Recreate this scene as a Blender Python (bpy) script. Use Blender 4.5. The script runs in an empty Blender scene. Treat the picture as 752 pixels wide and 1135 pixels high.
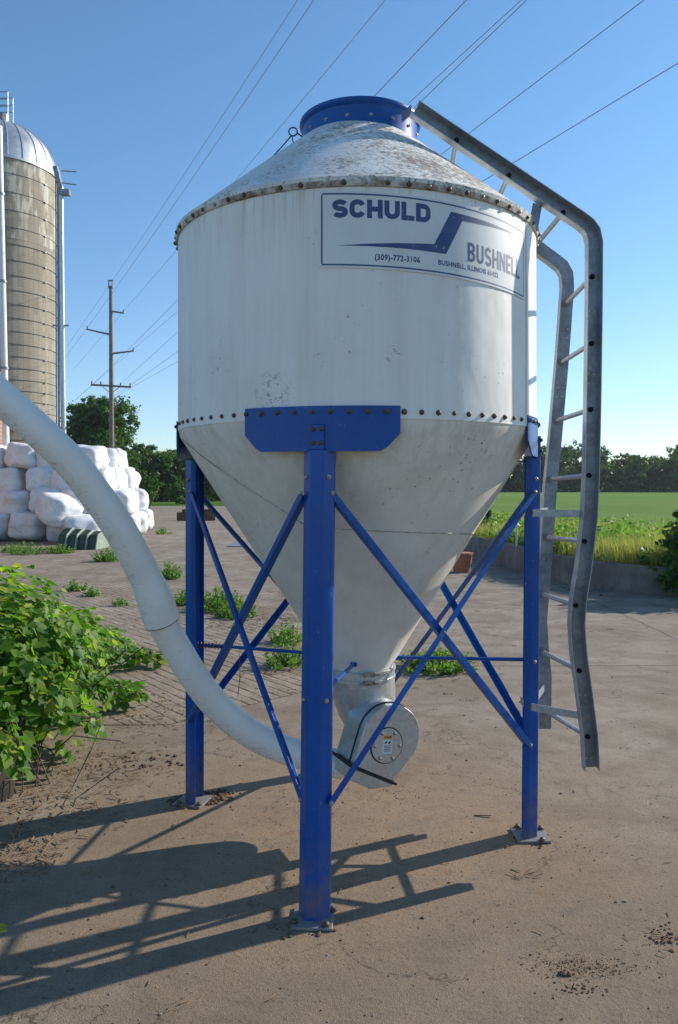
import bpy, math, random
from mathutils import Vector, Matrix, noise
rnd = random.Random(7)
R = math.radians
sc = bpy.context.scene
COL = sc.collection
# ------------------------------------------------------------------ camera, sky, sun, exposure
FPX, CX, HY, HC = 866.0, 376.0, 540.0, 1.75
cd = bpy.data.cameras.new('camera'); cam = bpy.data.objects.new('camera', cd); COL.objects.link(cam)
cam.location = (0, 0, HC); cam.rotation_euler = (R(90), 0, 0)
cd.sensor_fit = 'VERTICAL'; cd.sensor_height = 24.0; cd.lens = FPX/1135*24.0
cd.shift_y = -(567.5-HY)/1135; cd.clip_start = 0.05; cd.clip_end = 3000
sc.camera = cam
SUN_AZ, SUN_EL = 64.0, 29.0                    # azimuth from +Y towards +X
w = bpy.data.worlds.new('World'); sc.world = w; w.use_nodes = True
nt = w.node_tree; bg = nt.nodes['Background']
sky = nt.nodes.new('ShaderNodeTexSky'); sky.sky_type = 'NISHITA'; sky.sun_disc = False
sky.sun_elevation = R(SUN_EL); sky.sun_rotation = R(SUN_AZ)
sky.air_density = 1.0; sky.dust_density = 0.15; sky.ozone_density = 3.0; sky.altitude = 0
# grade of the sky: a touch bluer overhead, pale blue instead of yellow towards the horizon
tcw = nt.nodes.new('ShaderNodeTexCoord'); spw = nt.nodes.new('ShaderNodeSeparateXYZ'); nt.links.new(tcw.outputs['Generated'], spw.inputs[0])
mrw = nt.nodes.new('ShaderNodeMapRange'); nt.links.new(spw.outputs[2], mrw.inputs[0])
mrw.inputs[1].default_value = 0.0; mrw.inputs[2].default_value = 0.42; mrw.inputs[3].default_value = 0.0; mrw.inputs[4].default_value = 1.0
rw = nt.nodes.new('ShaderNodeValToRGB'); nt.links.new(mrw.outputs[0], rw.inputs[0])
rw.color_ramp.elements[0].color = (.87, .93, 1.05, 1); rw.color_ramp.elements[1].color = (.80, 1.04, 1.12, 1)
mxw = nt.nodes.new('ShaderNodeMix'); mxw.data_type = 'RGBA'; mxw.blend_type = 'MULTIPLY'; mxw.inputs[0].default_value = 1
nt.links.new(sky.outputs[0], mxw.inputs[6]); nt.links.new(rw.outputs[0], mxw.inputs[7])
nt.links.new(mxw.outputs[2], bg.inputs[0]); bg.inputs[1].default_value = 0.135
sd = bpy.data.lights.new('sun', 'SUN'); so = bpy.data.objects.new('sun', sd); COL.objects.link(so)
sd.energy = 5.0; sd.angle = R(0.5); sd.color = (1.0, 0.91, 0.78)
sv = Vector((math.cos(R(SUN_EL))*math.sin(R(SUN_AZ)), math.cos(R(SUN_EL))*math.cos(R(SUN_AZ)), math.sin(R(SUN_EL))))
so.rotation_euler = sv.to_track_quat('Z', 'Y').to_euler(); so.location = (30, 15, 20)
sc.view_settings.view_transform = 'Standard'; sc.view_settings.look = 'None'
sc.view_settings.exposure = 0.28; sc.view_settings.gamma = 1.0
sc.render.engine = 'CYCLES'

# ------------------------------------------------------------------ helpers
def P(px, py, Y): return Vector(((px-CX)/FPX*Y, Y, HC-(py-HY)/FPX*Y))
def G(px, py):
    Y = FPX*HC/(py-HY); return Vector(((px-CX)/FPX*Y, Y, 0))
ORI = {}
class MB:
    def __init__(s): s.v = []; s.f = []; s.m = []
    def add(s, vs, fs, mi=0):
        n = len(s.v); s.v += [Vector(v) for v in vs]
        s.f += [tuple(i+n for i in f) for f in fs]; s.m += [mi]*len(fs)
    def box(s, c, size, rot=None, mi=0):
        c = Vector(c); M = rot if rot is not None else Matrix.Identity(3)
        a, b, d = size[0]/2, size[1]/2, size[2]/2
        vs = [c+M @ Vector((x*a, y*b, z*d)) for x in (-1, 1) for y in (-1, 1) for z in (-1, 1)]
        s.add(vs, [(0, 1, 3, 2), (4, 6, 7, 5), (0, 4, 5, 1), (2, 3, 7, 6), (0, 2, 6, 4), (1, 5, 7, 3)], mi)
    def bar(s, p0, p1, wd, th, side, mi=0):
        # bar with rectangular section: 'side' is the direction of wd
        p0, p1 = Vector(p0), Vector(p1); t = (p1-p0); L = t.length; t.normalize()
        a = Vector(side); a = (a-t*a.dot(t)).normalized(); b = t.cross(a)
        M = Matrix((a, b, t)).transposed(); s.box((p0+p1)/2, (wd, th, L), M, mi)
    def tube(s, pts, rad, n=12, caps=True, mi=0):
        pts = [Vector(p) for p in pts]; N = len(pts)
        if not hasattr(rad, '__len__'): rad = [rad]*N
        t0 = (pts[1]-pts[0]).normalized(); up = Vector((0, 0, 1)) if abs(t0.z) < .9 else Vector((1, 0, 0))
        a = t0.cross(up).normalized(); vs = []
        for i, p in enumerate(pts):
            t = (pts[min(i+1, N-1)]-pts[max(i-1, 0)]).normalized()
            a = (a-t*a.dot(t)).normalized(); b = t.cross(a)
            for k in range(n):
                th = 2*math.pi*k/n; vs.append(p+(a*math.cos(th)+b*math.sin(th))*rad[i])
        fs = [(i*n+k, i*n+(k+1) % n, (i+1)*n+(k+1) % n, (i+1)*n+k) for i in range(N-1) for k in range(n)]
        if caps: fs += [tuple(range(n-1, -1, -1)), tuple((N-1)*n+k for k in range(n))]
        s.add(vs, fs, mi)
    def lathe(s, prof, c, n=96, a0=0, a1=None, mi=0, closed=False):
        # prof: (r, z) list; angle phi measured from -Y towards +X
        full = a1 is None; a1 = 2*math.pi if full else a1
        m = n if full else n+1; vs = []
        for k in range(m):
            ph = a0+(a1-a0)*k/n
            for r, z in prof: vs.append((c[0]+r*math.sin(ph), c[1]-r*math.cos(ph), z))
        q = len(prof); fs = []
        for k in range(n):
            k2 = (k+1) % m
            for j in range(q if closed else q-1):
                j2 = (j+1) % q
                fs.append((k*q+j, k2*q+j, k2*q+j2, k*q+j2))
        if closed and not full:
            fs += [tuple(range(q)), tuple((m-1)*q+j for j in range(q-1, -1, -1))]
        s.add(vs, fs, mi)
    def prism(s, poly, M, z0, z1, mi=0):
        # poly 2D in local xy, extruded z0..z1, M a 4x4
        n = len(poly)
        vs = [M @ Vector((x, y, z0)) for x, y in poly]+[M @ Vector((x, y, z1)) for x, y in poly]
        fs = [tuple(range(n-1, -1, -1)), tuple(range(n, 2*n))]+[(i, (i+1) % n, n+(i+1) % n, n+i) for i in range(n)]
        s.add(vs, fs, mi)
    def build(s, name, mats, parent=None, smooth=None, loc=None, bevel=0):
        o0 = Vector((0, 0, 0))
        if parent is not None: o0 = ORI.get(parent.name, o0)
        elif loc is not None: o0 = Vector(loc)
        me = bpy.data.meshes.new(name)
        me.from_pydata([v-o0 for v in s.v], [], s.f)
        if not isinstance(mats, (list, tuple)): mats = [mats]
        for m in mats: me.materials.append(m)
        if len(mats) > 1: me.polygons.foreach_set('material_index', s.m)
        o = bpy.data.objects.new(name, me); COL.objects.link(o)
        if parent is not None: o.parent = parent
        elif loc is not None: o.location = loc
        ORI[o.name] = o0
        if smooth is not None:
            me.polygons.foreach_set('use_smooth', [True]*len(me.polygons))
            if smooth < 179:
                me.set_sharp_from_angle(angle=R(smooth))
        if bevel:
            b = o.modifiers.new('bevel', 'BEVEL'); b.width = bevel; b.segments = 2; b.limit_method = 'ANGLE'
        return o
def tag(o, label, cat, group=None):
    o['label'] = label; o['category'] = cat
    if group: o['group'] = group
    return o
def thing(name, label, cat, loc=(0, 0, 0), group=None, local=False):
    o = bpy.data.objects.new(name, None); COL.objects.link(o); o.location = loc; o.empty_display_size = .2
    ORI[o.name] = Vector((0, 0, 0)) if local else Vector(loc)
    return tag(o, label, cat, group)
def kind(o, k): o['kind'] = k; return o
def copy_child(src, parent, off=None, M=None):
    c = src.copy(); COL.objects.link(c); c.parent = parent
    if M is not None: c.matrix_basis = M
    return c
def copy_thing(root, loc, rot, label, group=None, scale=None):
    r = root.copy(); COL.objects.link(r); r.location = loc; r.rotation_euler = rot; r['label'] = label
    if group: r['group'] = group
    if scale: r.scale = scale
    for ch in list(root.children):
        c = ch.copy(); COL.objects.link(c); c.parent = r
        for g in list(ch.children):
            d = g.copy(); COL.objects.link(d); d.parent = c
    return r

# ------------------------------------------------------------------ materials
def mat(name):
    m = bpy.data.materials.new(name); m.use_nodes = True
    return m, m.node_tree, m.node_tree.nodes['Principled BSDF']
class N:
    """tiny node helper"""
    def __init__(s, nt): s.nt = nt; s.t = None
    def n(s, typ, **kw):
        x = s.nt.nodes.new(typ)
        for k, v in kw.items():
            if k.startswith('i_'): x.inputs[k[2:].replace('_', ' ')].default_value = v
            else: setattr(x, k, v)
        return x
    def l(s, a, b): s.nt.links.new(a, b)
    def co(s, kind='Object'):
        if s.t is None: s.t = s.n('ShaderNodeTexCoord')
        return s.t.outputs[kind]
    def mapping(s, vec, scale=(1, 1, 1), rot=(0, 0, 0), loc=(0, 0, 0)):
        m = s.n('ShaderNodeMapping'); s.l(vec, m.inputs[0])
        m.inputs['Scale'].default_value = scale; m.inputs['Rotation'].default_value = rot; m.inputs['Location'].default_value = loc
        return m.outputs[0]
    def noise(s, vec, scale, detail=6, rough=.6, dist=0):
        x = s.n('ShaderNodeTexNoise'); s.l(vec, x.inputs['Vector'])
        x.inputs['Scale'].default_value = scale; x.inputs['Detail'].default_value = detail
        x.inputs['Roughness'].default_value = rough; x.inputs['Distortion'].default_value = dist
        return x.outputs[0]
    def ramp(s, fac, a, b, ca=(0, 0, 0, 1), cb=(1, 1, 1, 1)):
        r = s.n('ShaderNodeValToRGB'); s.l(fac, r.inputs[0])
        r.color_ramp.elements[0].position = a; r.color_ramp.elements[1].position = b
        r.color_ramp.elements[0].color = ca; r.color_ramp.elements[1].color = cb
        return r.outputs[0]
    def mix(s, fac, a, b, mode='MIX'):
        m = s.n('ShaderNodeMix', data_type='RGBA', blend_type=mode)
        for sock, v in ((m.inputs[0], fac), (m.inputs[6], a), (m.inputs[7], b)):
            if isinstance(v, (int, float)): sock.default_value = v
            elif isinstance(v, tuple): sock.default_value = v if len(v) == 4 else (*v, 1)
            else: s.l(v, sock)
        return m.outputs[2]
    def math(s, op, a, b=0.0, c=None):
        m = s.n('ShaderNodeMath', operation=op)
        for i, v in enumerate((a, b) if c is None else (a, b, c)):
            if isinstance(v, (int, float)): m.inputs[i].default_value = v
            else: s.l(v, m.inputs[i])
        return m.outputs[0]
    def bump(s, h, strength, dist, bsdf, prev=None):
        b = s.n('ShaderNodeBump'); b.inputs['Strength'].default_value = strength; b.inputs['Distance'].default_value = dist
        s.l(h, b.inputs['Height'])
        if prev is not None: s.l(prev, b.inputs['Normal'])
        s.l(b.outputs[0], bsdf.inputs['Normal']); return b.outputs[0]
def simple(name, col, rough=.6, metal=0, var=.25, scale=8, bump=.0, col2=None, bscale=None, spec=.5):
    m, t, b = mat(name); h = N(t)
    n = h.noise(h.co(), scale)
    c2 = col2 or tuple(c*(1-var) for c in col)
    h.l(h.mix(h.ramp(n, .35, .68), col, c2), b.inputs['Base Color'])
    b.inputs['Roughness'].default_value = rough; b.inputs['Metallic'].default_value = metal
    b.inputs['Specular IOR Level'].default_value = spec
    if bump: h.bump(h.noise(h.co(), bscale or scale*4), bump, .01, b)
    return m

def make_concrete(name, base, dirt, groove=False):
    m, t, b = mat(name); h = N(t); co = h.co()
    big = h.noise(co, .35, 5, .6, .5); mid = h.noise(co, 2.2, 8, .7); fine = h.noise(co, 60, 3, .7); grit = h.noise(co, 230, 2, .5)
    c = h.mix(h.ramp(mid, .40, .62), base, tuple(x*.62 for x in base))
    # brown film of dirt, heavier around the bin and towards the front
    sep = h.n('ShaderNodeSeparateXYZ'); h.l(co, sep.inputs[0])
    near = h.n('ShaderNodeMapRange', clamp=True); h.l(sep.outputs[1], near.inputs[0])
    near.inputs[1].default_value = 9.5; near.inputs[2].default_value = 3.0
    f = h.math('MULTIPLY', h.ramp(h.math('ADD', big, h.math('MULTIPLY', mid, .35)), .45, .85), .55)
    f = h.math('ADD', f, h.math('MULTIPLY', near.outputs[0], .45))
    ctr = h.n('ShaderNodeVectorMath', operation='DISTANCE'); h.l(co, ctr.inputs[0]); ctr.inputs[1].default_value = (.05, 3.9, 0)
    nd = h.n('ShaderNodeMapRange', clamp=True); h.l(ctr.outputs['Value'], nd.inputs[0]); nd.inputs[1].default_value = 2.2; nd.inputs[2].default_value = .3
    f = h.math('ADD', f, h.math('MULTIPLY', nd.outputs[0], h.math('MULTIPLY', mid, .9)))
    f = h.math('MINIMUM', f, .95)
    c = h.mix(f, c, dirt)
    # stains and worn patches of different sizes
    pa = h.ramp(h.noise(h.mapping(co, (1, 1.3, 1), (0, 0, .4), (3, 1, 0)), .85, 9, .72, .8), .44, .60)
    c = h.mix(h.math('MULTIPLY', pa, .55), c, (.20, .145, .095))
    pb = h.ramp(h.noise(h.mapping(co, loc=(11, 4, 2)), 4.5, 8, .78, .5), .52, .66)
    c = h.mix(h.math('MULTIPLY', pb, .45), c, (.13, .09, .06))
    st = h.ramp(h.noise(co, 1.1, 10, .75, 1.2), .56, .72)
    c = h.mix(h.math('MULTIPLY', st, .5), c, (.10, .075, .05))
    pale = h.ramp(h.noise(h.mapping(co, loc=(7, 3, 1)), 3.3, 9, .75, .6), .58, .74)
    c = h.mix(h.math('MULTIPLY', pale, .25), c, (.42, .38, .32))
    # ochre dust spilled round the outlet, and a greyer gritty front
    d2 = h.n('ShaderNodeMapRange', clamp=True); h.l(ctr.outputs['Value'], d2.inputs[0]); d2.inputs[1].default_value = 1.75; d2.inputs[2].default_value = .35
    oc = h.math('MULTIPLY', d2.outputs[0], h.ramp(h.noise(h.mapping(co, loc=(2, 9, 4)), 2.6, 9, .72, .6), .36, .58))
    c = h.mix(h.math('MULTIPLY', oc, .75), c, (.40, .265, .155))
    c = h.mix(h.math('MULTIPLY', h.math('MULTIPLY', oc, h.ramp(h.noise(co, 13, 6, .8), .52, .62)), .7), c, (.19, .11, .06))
    fr_ = h.n('ShaderNodeMapRange', clamp=True); h.l(sep.outputs[1], fr_.inputs[0]); fr_.inputs[1].default_value = 3.6; fr_.inputs[2].default_value = 2.4
    c = h.mix(h.math('MULTIPLY', h.math('MULTIPLY', fr_.outputs[0], h.ramp(h.noise(co, 1.7, 8, .7), .35, .6)), .55), c, (.165, .14, .115))
    # crumbs and pits
    c = h.mix(h.math('MULTIPLY', h.ramp(h.noise(h.mapping(co, loc=(4, 4, 4)), 22, 6, .8), .57, .66), .4), c, (.10, .075, .05))
    c = h.mix(h.math('MULTIPLY', h.ramp(fine, .58, .68), .7), c, (.08, .055, .035))
    c = h.mix(h.math('MULTIPLY', h.ramp(grit, .58, .72), .45), c, (.5, .46, .4))
    c = h.mix(h.math('MULTIPLY', h.ramp(grit, .45, .32), .45), c, (.06, .05, .04))
    hgt = h.math('ADD', h.math('MULTIPLY', fine, .5), h.math('MULTIPLY', grit, .35))
    hgt = h.math('ADD', hgt, h.math('MULTIPLY', mid, 1.2))
    if groove:
        # raked grooves filled with soil
        rot = h.mapping(h.mix(.012, co, h.n('ShaderNodeTexNoise', i_Scale=3.0).outputs[1], 'ADD'), rot=(0, 0, R(GROOVE_ANG)))
        s2 = h.n('ShaderNodeSeparateXYZ'); h.l(rot, s2.inputs[0])
        fr = h.math('FRACT', h.math('MULTIPLY', s2.outputs[1], 9.0))
        g = h.math('ABSOLUTE', h.math('SUBTRACT', fr, .5))
        gm = h.ramp(h.math('ADD', g, h.math('MULTIPLY', h.math('SUBTRACT', h.noise(co, 5, 7, .75), .47), .75)), .0, .16, (1, 1, 1, 1), (0, 0, 0, 1))
        c = h.mix(h.math('MULTIPLY', gm, .72), c, (.085, .06, .04))
        hgt = h.math('SUBTRACT', hgt, h.math('MULTIPLY', gm, 1.6))
    else:
        # joints sawn across the slab, and hairline cracks
        wob = h.math('MULTIPLY', h.math('SUBTRACT', h.noise(co, 1.5, 6), .5), .12)
        for ax, off, per in ((1, 7.65, 6.1), (0, 3.9, 9.2)):
            d = h.math('ADD', sep.outputs[ax], wob)
            k = h.math('FRACT', h.math('ADD', h.math('DIVIDE', h.math('SUBTRACT', d, off), per), .5))
            k = h.math('ABSOLUTE', h.math('SUBTRACT', k, .5))
            jm = h.math('LESS_THAN', k, .011/per)
            c = h.mix(h.math('MULTIPLY', jm, .75), c, (.05, .04, .03))
        vo = h.n('ShaderNodeTexVoronoi', feature='DISTANCE_TO_EDGE', i_Scale=.55)
        cn = h.n('ShaderNodeTexNoise', i_Scale=1.6, i_Detail=9.0, i_Roughness=.62); h.l(co, cn.inputs['Vector'])
        h.l(h.mix(1.0, co, cn.outputs[1], 'ADD'), vo.inputs['Vector'])
        ck = h.math('MULTIPLY', h.math('LESS_THAN', vo.outputs[0], .0030), h.ramp(h.noise(co, 1.1), .47, .51))
        c = h.mix(h.math('MULTIPLY', ck, .6), c, (.045, .035, .025))
    h.l(c, b.inputs['Base Color']); b.inputs['Roughness'].default_value = .92; b.inputs['Specular IOR Level'].default_value = .25
    h.bump(hgt, .55, .012, b)
    return m
GROOVE_ANG = 51
M_CONC = make_concrete('weathered_concrete', (.47, .42, .35), (.31, .23, .15))
M_GROOVE = make_concrete('grooved_concrete', (.50, .42, .335), (.35, .265, .185), True)

def paint_white(name, base, dirt=.25, streak=.5, scuffs=(), hopper=False):
    m, t, b = mat(name); h = N(t); co = h.co()
    st = h.noise(h.mapping(co, (14, 14, .8)), 1.0, 6, .65)
    bl = h.noise(co, 2.5, 6, .65)
    c = h.mix(h.math('MULTIPLY', h.ramp(st, .45, .75), streak), base, tuple(x*y for x, y in zip(base, (.80, .78, .73))))
    c = h.mix(h.math('MULTIPLY', h.ramp(bl, .48, .75), dirt), c, (.45, .41, .34))
    sp = h.noise(co, 42, 3, .6)
    msk = h.ramp(h.noise(co, 1.8, 4), .5, .62)
    c = h.mix(h.math('MULTIPLY', h.math('MULTIPLY', h.ramp(sp, 0.635 if hopper else .67, .68 if hopper else .71), msk), .75), c, (.11, .075, .05))
    # rust weeping down from the bolted lip, and grime under the lower bolts
    sz = h.n('ShaderNodeSeparateXYZ'); h.l(co, sz.inputs[0])
    ru = h.n('ShaderNodeMapRange', clamp=True); h.l(sz.outputs[2], ru.inputs[0]); ru.inputs[1].default_value = 2.70; ru.inputs[2].default_value = 3.0
    rs = h.ramp(h.noise(h.mapping(co, (26, 26, 1.2)), 1.0, 5, .7), .50, .66)
    c = h.mix(h.math('MULTIPLY', h.math('MULTIPLY', rs, ru.outputs[0]), .55), c, (.34, .22, .13))
    gr = h.n('ShaderNodeMapRange', clamp=True); h.l(sz.outputs[2], gr.inputs[0]); gr.inputs[1].default_value = 1.55; gr.inputs[2].default_value = 2.03
    if hopper: c = h.mix(h.math('MULTIPLY', h.math('MULTIPLY', h.ramp(h.noise(h.mapping(co, (9, 9, 1.6)), 1.0, 7, .75), .44, .66), gr.outputs[0]), .5), c, (.33, .27, .19))
    for (cx, cy, cz, r, thr) in scuffs:
        d = h.n('ShaderNodeVectorMath', operation='DISTANCE'); h.l(h.mapping(co, (1, 1, 1)), d.inputs[0]); d.inputs[1].default_value = (cx, cy, cz)
        k = h.ramp(d.outputs['Value'], r*.45, r, (1, 1, 1, 1), (0, 0, 0, 1))
        sn = h.ramp(h.noise(h.mapping(co, (1, 1, 1.3), (0, .5, .3)), 26, 5, .6, 1.5), thr, thr+.03)
        c = h.mix(h.math('MULTIPLY', h.math('MULTIPLY', k, sn), .6), c, (.10, .10, .11))
    h.l(c, b.inputs['Base Color']); b.inputs['Roughness'].default_value = .42; b.inputs['Specular IOR Level'].default_value = .45
    h.l(h.ramp(bl, .3, .8, (.38, .38, .38, 1), (.6, .6, .6, 1)), b.inputs['Roughness'])
    h.bump(h.noise(h.mapping(co, (1.5, 1.5, .9)), 2.2, 3, .5), .22, .05, b)
    return m
# bin-local coordinates are world minus (BX, BY, 0)
BX, BY, BR = .090, 4.09, .914
def bin_pt(px, py, r=BR):
    """surface point of the shell seen at a pixel"""
    k = (px-CX)/FPX; a = k*k+1; bb = -2*(k*BX+BY); cc = BX*BX+BY*BY-r*r
    Y = (-bb-math.sqrt(max(bb*bb-4*a*cc, 0)))/(2*a)
    p = P(px, py, Y); ph = math.atan2(p.x-BX, BY-p.y)
    return p, ph
sf = []
for px, py, r, th in ((302, 435, .10, .54), (355, 398, .05, .60), (240, 395, .12, .63), (435, 392, .05, .6), (525, 393, .07, .62)):
    p, _ = bin_pt(px, py); sf.append((p.x-BX, p.y-BY, p.z, r, th))
M_SHELL = paint_white('white_painted_steel', (.79, .77, .73), .22, .55, sf)
M_HOP = paint_white('white_hopper_paint', (.75, .72, .66), .45, .45, [], True)

def make_roof():
    m, t, b = mat('lichened_white_roof'); h = N(t); co = h.co()
    base = h.mix(h.ramp(h.noise(co, 5, 6), .35, .7), (.74, .75, .73), (.56, .55, .51))
    n1 = h.noise(co, 44, 9, .72, .3); n2 = h.noise(co, 2.6, 5, .6)
    sep = h.n('ShaderNodeSeparateXYZ'); h.l(co, sep.inputs[0])
    side = h.n('ShaderNodeMapRange', clamp=True); h.l(sep.outputs[0], side.inputs[0]); side.inputs[1].default_value = -.5; side.inputs[2].default_value = .5
    k = h.math('ADD', h.math('ADD', n1, h.math('MULTIPLY', h.math('SUBTRACT', n2, .5), .55)), h.math('MULTIPLY', side.outputs[0], .10))
    c = h.mix(h.math('MULTIPLY', h.ramp(k, .535, .61), .65), base, (.19, .16, .125))
    c = h.mix(h.math('MULTIPLY', h.ramp(k, .63, .70), .7), c, (.15, .095, .06))
    h.l(c, b.inputs['Base Color']); b.inputs['Roughness'].default_value = .8
    h.bump(n1, .5, .006, b); return m
M_ROOF = make_roof()
def make_rustlip():
    m, t, b = mat('rust_stained_lip'); h = N(t); co = h.co()
    k = h.ramp(h.noise(co, 11, 6, .7), .40, .62)
    h.l(h.mix(k, (.60, .58, .53), (.17, .10, .06)), b.inputs['Base Color']); b.inputs['Roughness'].default_value = .75
    return m
M_LIP = make_rustlip()
def make_blue():
    m, t, b = mat('blue_paint'); h = N(t); co = h.co()
    c = h.mix(h.ramp(h.noise(co, 4, 6), .3, .75), (.003, .082, .35), (.003, .060, .27))
    c = h.mix(h.math('MULTIPLY', h.ramp(h.noise(h.mapping(co, (1, 1, .35)), 30, 5, .75), .66, .70), .8), c, (.10, .06, .045))
    c = h.mix(h.math('MULTIPLY', h.ramp(h.noise(co, 9, 5, .75), .58, .75), .25), c, (.12, .14, .19))
    sp_ = h.n('ShaderNodeSeparateXYZ'); h.l(co, sp_.inputs[0]); lo = h.n('ShaderNodeMapRange', clamp=True); h.l(sp_.outputs[2], lo.inputs[0]); lo.inputs[1].default_value = .34; lo.inputs[2].default_value = .02
    mud = h.math('MULTIPLY', lo.outputs[0], h.ramp(h.noise(co, 16, 7, .75), .38, .62))
    c = h.mix(h.math('MULTIPLY', mud, .8), c, (.17, .125, .085))
    chip_ = h.ramp(h.noise(h.mapping(co, loc=(5, 5, 5)), 55, 4, .7), .67, .70)
    c = h.mix(h.math('MULTIPLY', chip_, .7), c, (.30, .31, .33))
    h.l(c, b.inputs['Base Color']); b.inputs['Roughness'].default_value = .33; b.inputs['Specular IOR Level'].default_value = .32
    h.bump(h.noise(co, 6, 3), .15, .01, b); return m
M_BLUE = make_blue()
def make_galv(name, a=(.46, .48, .50), c2=(.26, .27, .28), rough=.42, metal=.75, sc_=22):
    m, t, b = mat(name); h = N(t); co = h.co()
    vo = h.n('ShaderNodeTexVoronoi', i_Scale=sc_*2.6); h.l(co, vo.inputs['Vector'])
    sepc = h.n('ShaderNodeSeparateColor'); h.l(vo.outputs['Color'], sepc.inputs[0])
    c = h.mix(sepc.outputs[0], a, tuple(x*.80 for x in a))
    c = h.mix(h.math('MULTIPLY', h.ramp(h.noise(co, sc_*.25, 7, .7), .42, .72), .8), c, c2)
    h.l(c, b.inputs['Base Color']); b.inputs['Metallic'].default_value = metal
    h.l(h.ramp(h.noise(co, sc_*.5), .3, .7, (rough-.1,)*3+(1,), (rough+.18,)*3+(1,)), b.inputs['Roughness'])
    h.bump(h.noise(co, sc_*.3, 3), .15, .01, b)
    return m
M_GALV = make_galv('galvanised_steel', (.62, .63, .64), (.42, .42, .42), .36, .72)
M_PLATE = make_galv('rusting_plate', (.26, .26, .26), (.13, .085, .055), .6, .3, 30)
M_FLG = make_galv('pale_galvanised', (.46, .49, .52), (.30, .31, .33), .42, .6)
M_RAIL = make_galv('dark_galvanised', (.30, .325, .355), (.13, .135, .145), .42, .7)
M_BOLT = simple('rusty_bolt', (.14, .12, .11), .55, .6, .5, 40, col2=(.10, .05, .03))
M_BOLTG = simple('zinc_bolt', (.5, .48, .44), .4, .8, .4, 40, col2=(.2, .14, .1))
M_DARK = simple('black_rubber', (.02, .02, .022), .7)
M_HOLE = simple('dark_hole', (.012, .012, .012), .9)
M_PIPE = None
def make_pipe():
    m, t, b = mat('white_pvc'); h = N(t); co = h.co()
    c = h.mix(h.math('MULTIPLY', h.ramp(h.noise(co, 5, 5), .4, .75), .4), (.82, .80, .76), (.66, .62, .55))
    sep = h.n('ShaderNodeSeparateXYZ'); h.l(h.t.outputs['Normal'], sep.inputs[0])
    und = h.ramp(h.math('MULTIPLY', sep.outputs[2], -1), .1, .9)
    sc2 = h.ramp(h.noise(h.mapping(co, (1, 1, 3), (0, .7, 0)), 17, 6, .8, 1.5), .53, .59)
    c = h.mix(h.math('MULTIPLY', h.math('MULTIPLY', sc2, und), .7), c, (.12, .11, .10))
    c = h.mix(h.math('MULTIPLY', h.ramp(h.noise(co, 34, 4, .7), .69, .73), .7), c, (.14, .11, .08))
    h.l(c, b.inputs['Base Color']); b.inputs['Roughness'].default_value = .40; b.inputs['Specular IOR Level'].default_value = .45
    return m
M_PIPE = make_pipe()
def leafmat(name, c1, c2, c3=None, trans=.35, rough=.5):
    m, t, b = mat(name); h = N(t); g = h.n('ShaderNodeNewGeometry')
    r = g.outputs['Random Per Island']
    rp = h.n('ShaderNodeValToRGB'); h.l(r, rp.inputs[0]); e = rp.color_ramp.elements
    e[0].color = (*c1, 1); e[1].color = (*c2, 1); e[1].position = .8
    if c3: x = rp.color_ramp.elements.new(.97); x.color = (*c3, 1)
    c = h.mix(h.math('MULTIPLY', h.ramp(h.noise(h.co(), 1.3, 3), .35, .65), .35), rp.outputs[0], c1)
    h.l(c, b.inputs['Base Color']); b.inputs['Roughness'].default_value = rough; b.inputs['Specular IOR Level'].default_value = .35
    tr = h.n('ShaderNodeBsdfTranslucent'); h.l(h.mix(1.0, c, (1.5, 1.7, .6), 'MULTIPLY'), tr.inputs[0])
    mx = h.n('ShaderNodeMixShader'); mx.inputs[0].default_value = trans
    out = t.nodes['Material Output']; h.l(b.outputs[0], mx.inputs[1]); h.l(tr.outputs[0], mx.inputs[2]); h.l(mx.outputs[0], out.inputs[0])
    return m
M_VINE = leafmat('vine_leaves', (.035, .11, .012), (.17, .32, .03), (.40, .42, .06), .5, .5)
M_TREE = leafmat('tree_leaves', (.04, .095, .018), (.08, .155, .03), None, .35)
M_TREE2 = leafmat('far_tree_leaves', (.042, .088, .030), (.075, .13, .040), None, .25)
M_WEED = leafmat('weed_leaves', (.09, .19, .035), (.18, .30, .06), (.30, .28, .12), .4)
M_DRY = leafmat('dry_grass', (.26, .28, .08), (.44, .38, .17), (.15, .25, .05), .4)
M_STRAW = simple('straw_litter', (.30, .20, .11), .9, 0, .5, 30, col2=(.16, .10, .06))
M_SOIL = simple('soil_clods', (.14, .085, .05), .95, 0, .4, 30, bump=.4)
M_STONE = simple('small_stones', (.32, .28, .23), .9, 0, .4, 20)
M_BARK = simple('bark', (.12, .09, .065), .9, 0, .5, 12, bump=.6)
M_WOOD = simple('weathered_pole_wood', (.24, .20, .165), .9, 0, .4, 5, bump=.3)
M_WIRE = simple('wire', (.19, .20, .21), .5)

# ------------------------------------------------------------------ ground, yard, field
def sheet(name, pts, z, m, sub=0):
    mb = MB(); mb.add([(x, y, z) for x, y in pts], [tuple(range(len(pts)))])
    return kind(mb.build(name, m), 'structure')
def make_grass(name, c1, c2, c3, sc1=.4):
    m, t, b = mat(name); h = N(t); co = h.co()
    c = h.mix(h.ramp(h.noise(co, sc1, 8, .7), .35, .65), c1, c2)
    c = h.mix(h.math('MULTIPLY', h.ramp(h.noise(h.mapping(co, (.2, 1, 1)), sc1*.25, 6, .7), .45, .7), .6), c, c3)
    c = h.mix(h.math('MULTIPLY', h.ramp(h.noise(co, 9, 4, .8), .5, .7), .35), c, tuple(x*.5 for x in c1))
    h.l(c, b.inputs['Base Color']); b.inputs['Roughness'].default_value = 1; b.inputs['Specular IOR Level'].default_value = .0
    h.bump(h.noise(co, 12, 5, .8), .6, .1, b); return m
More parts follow.
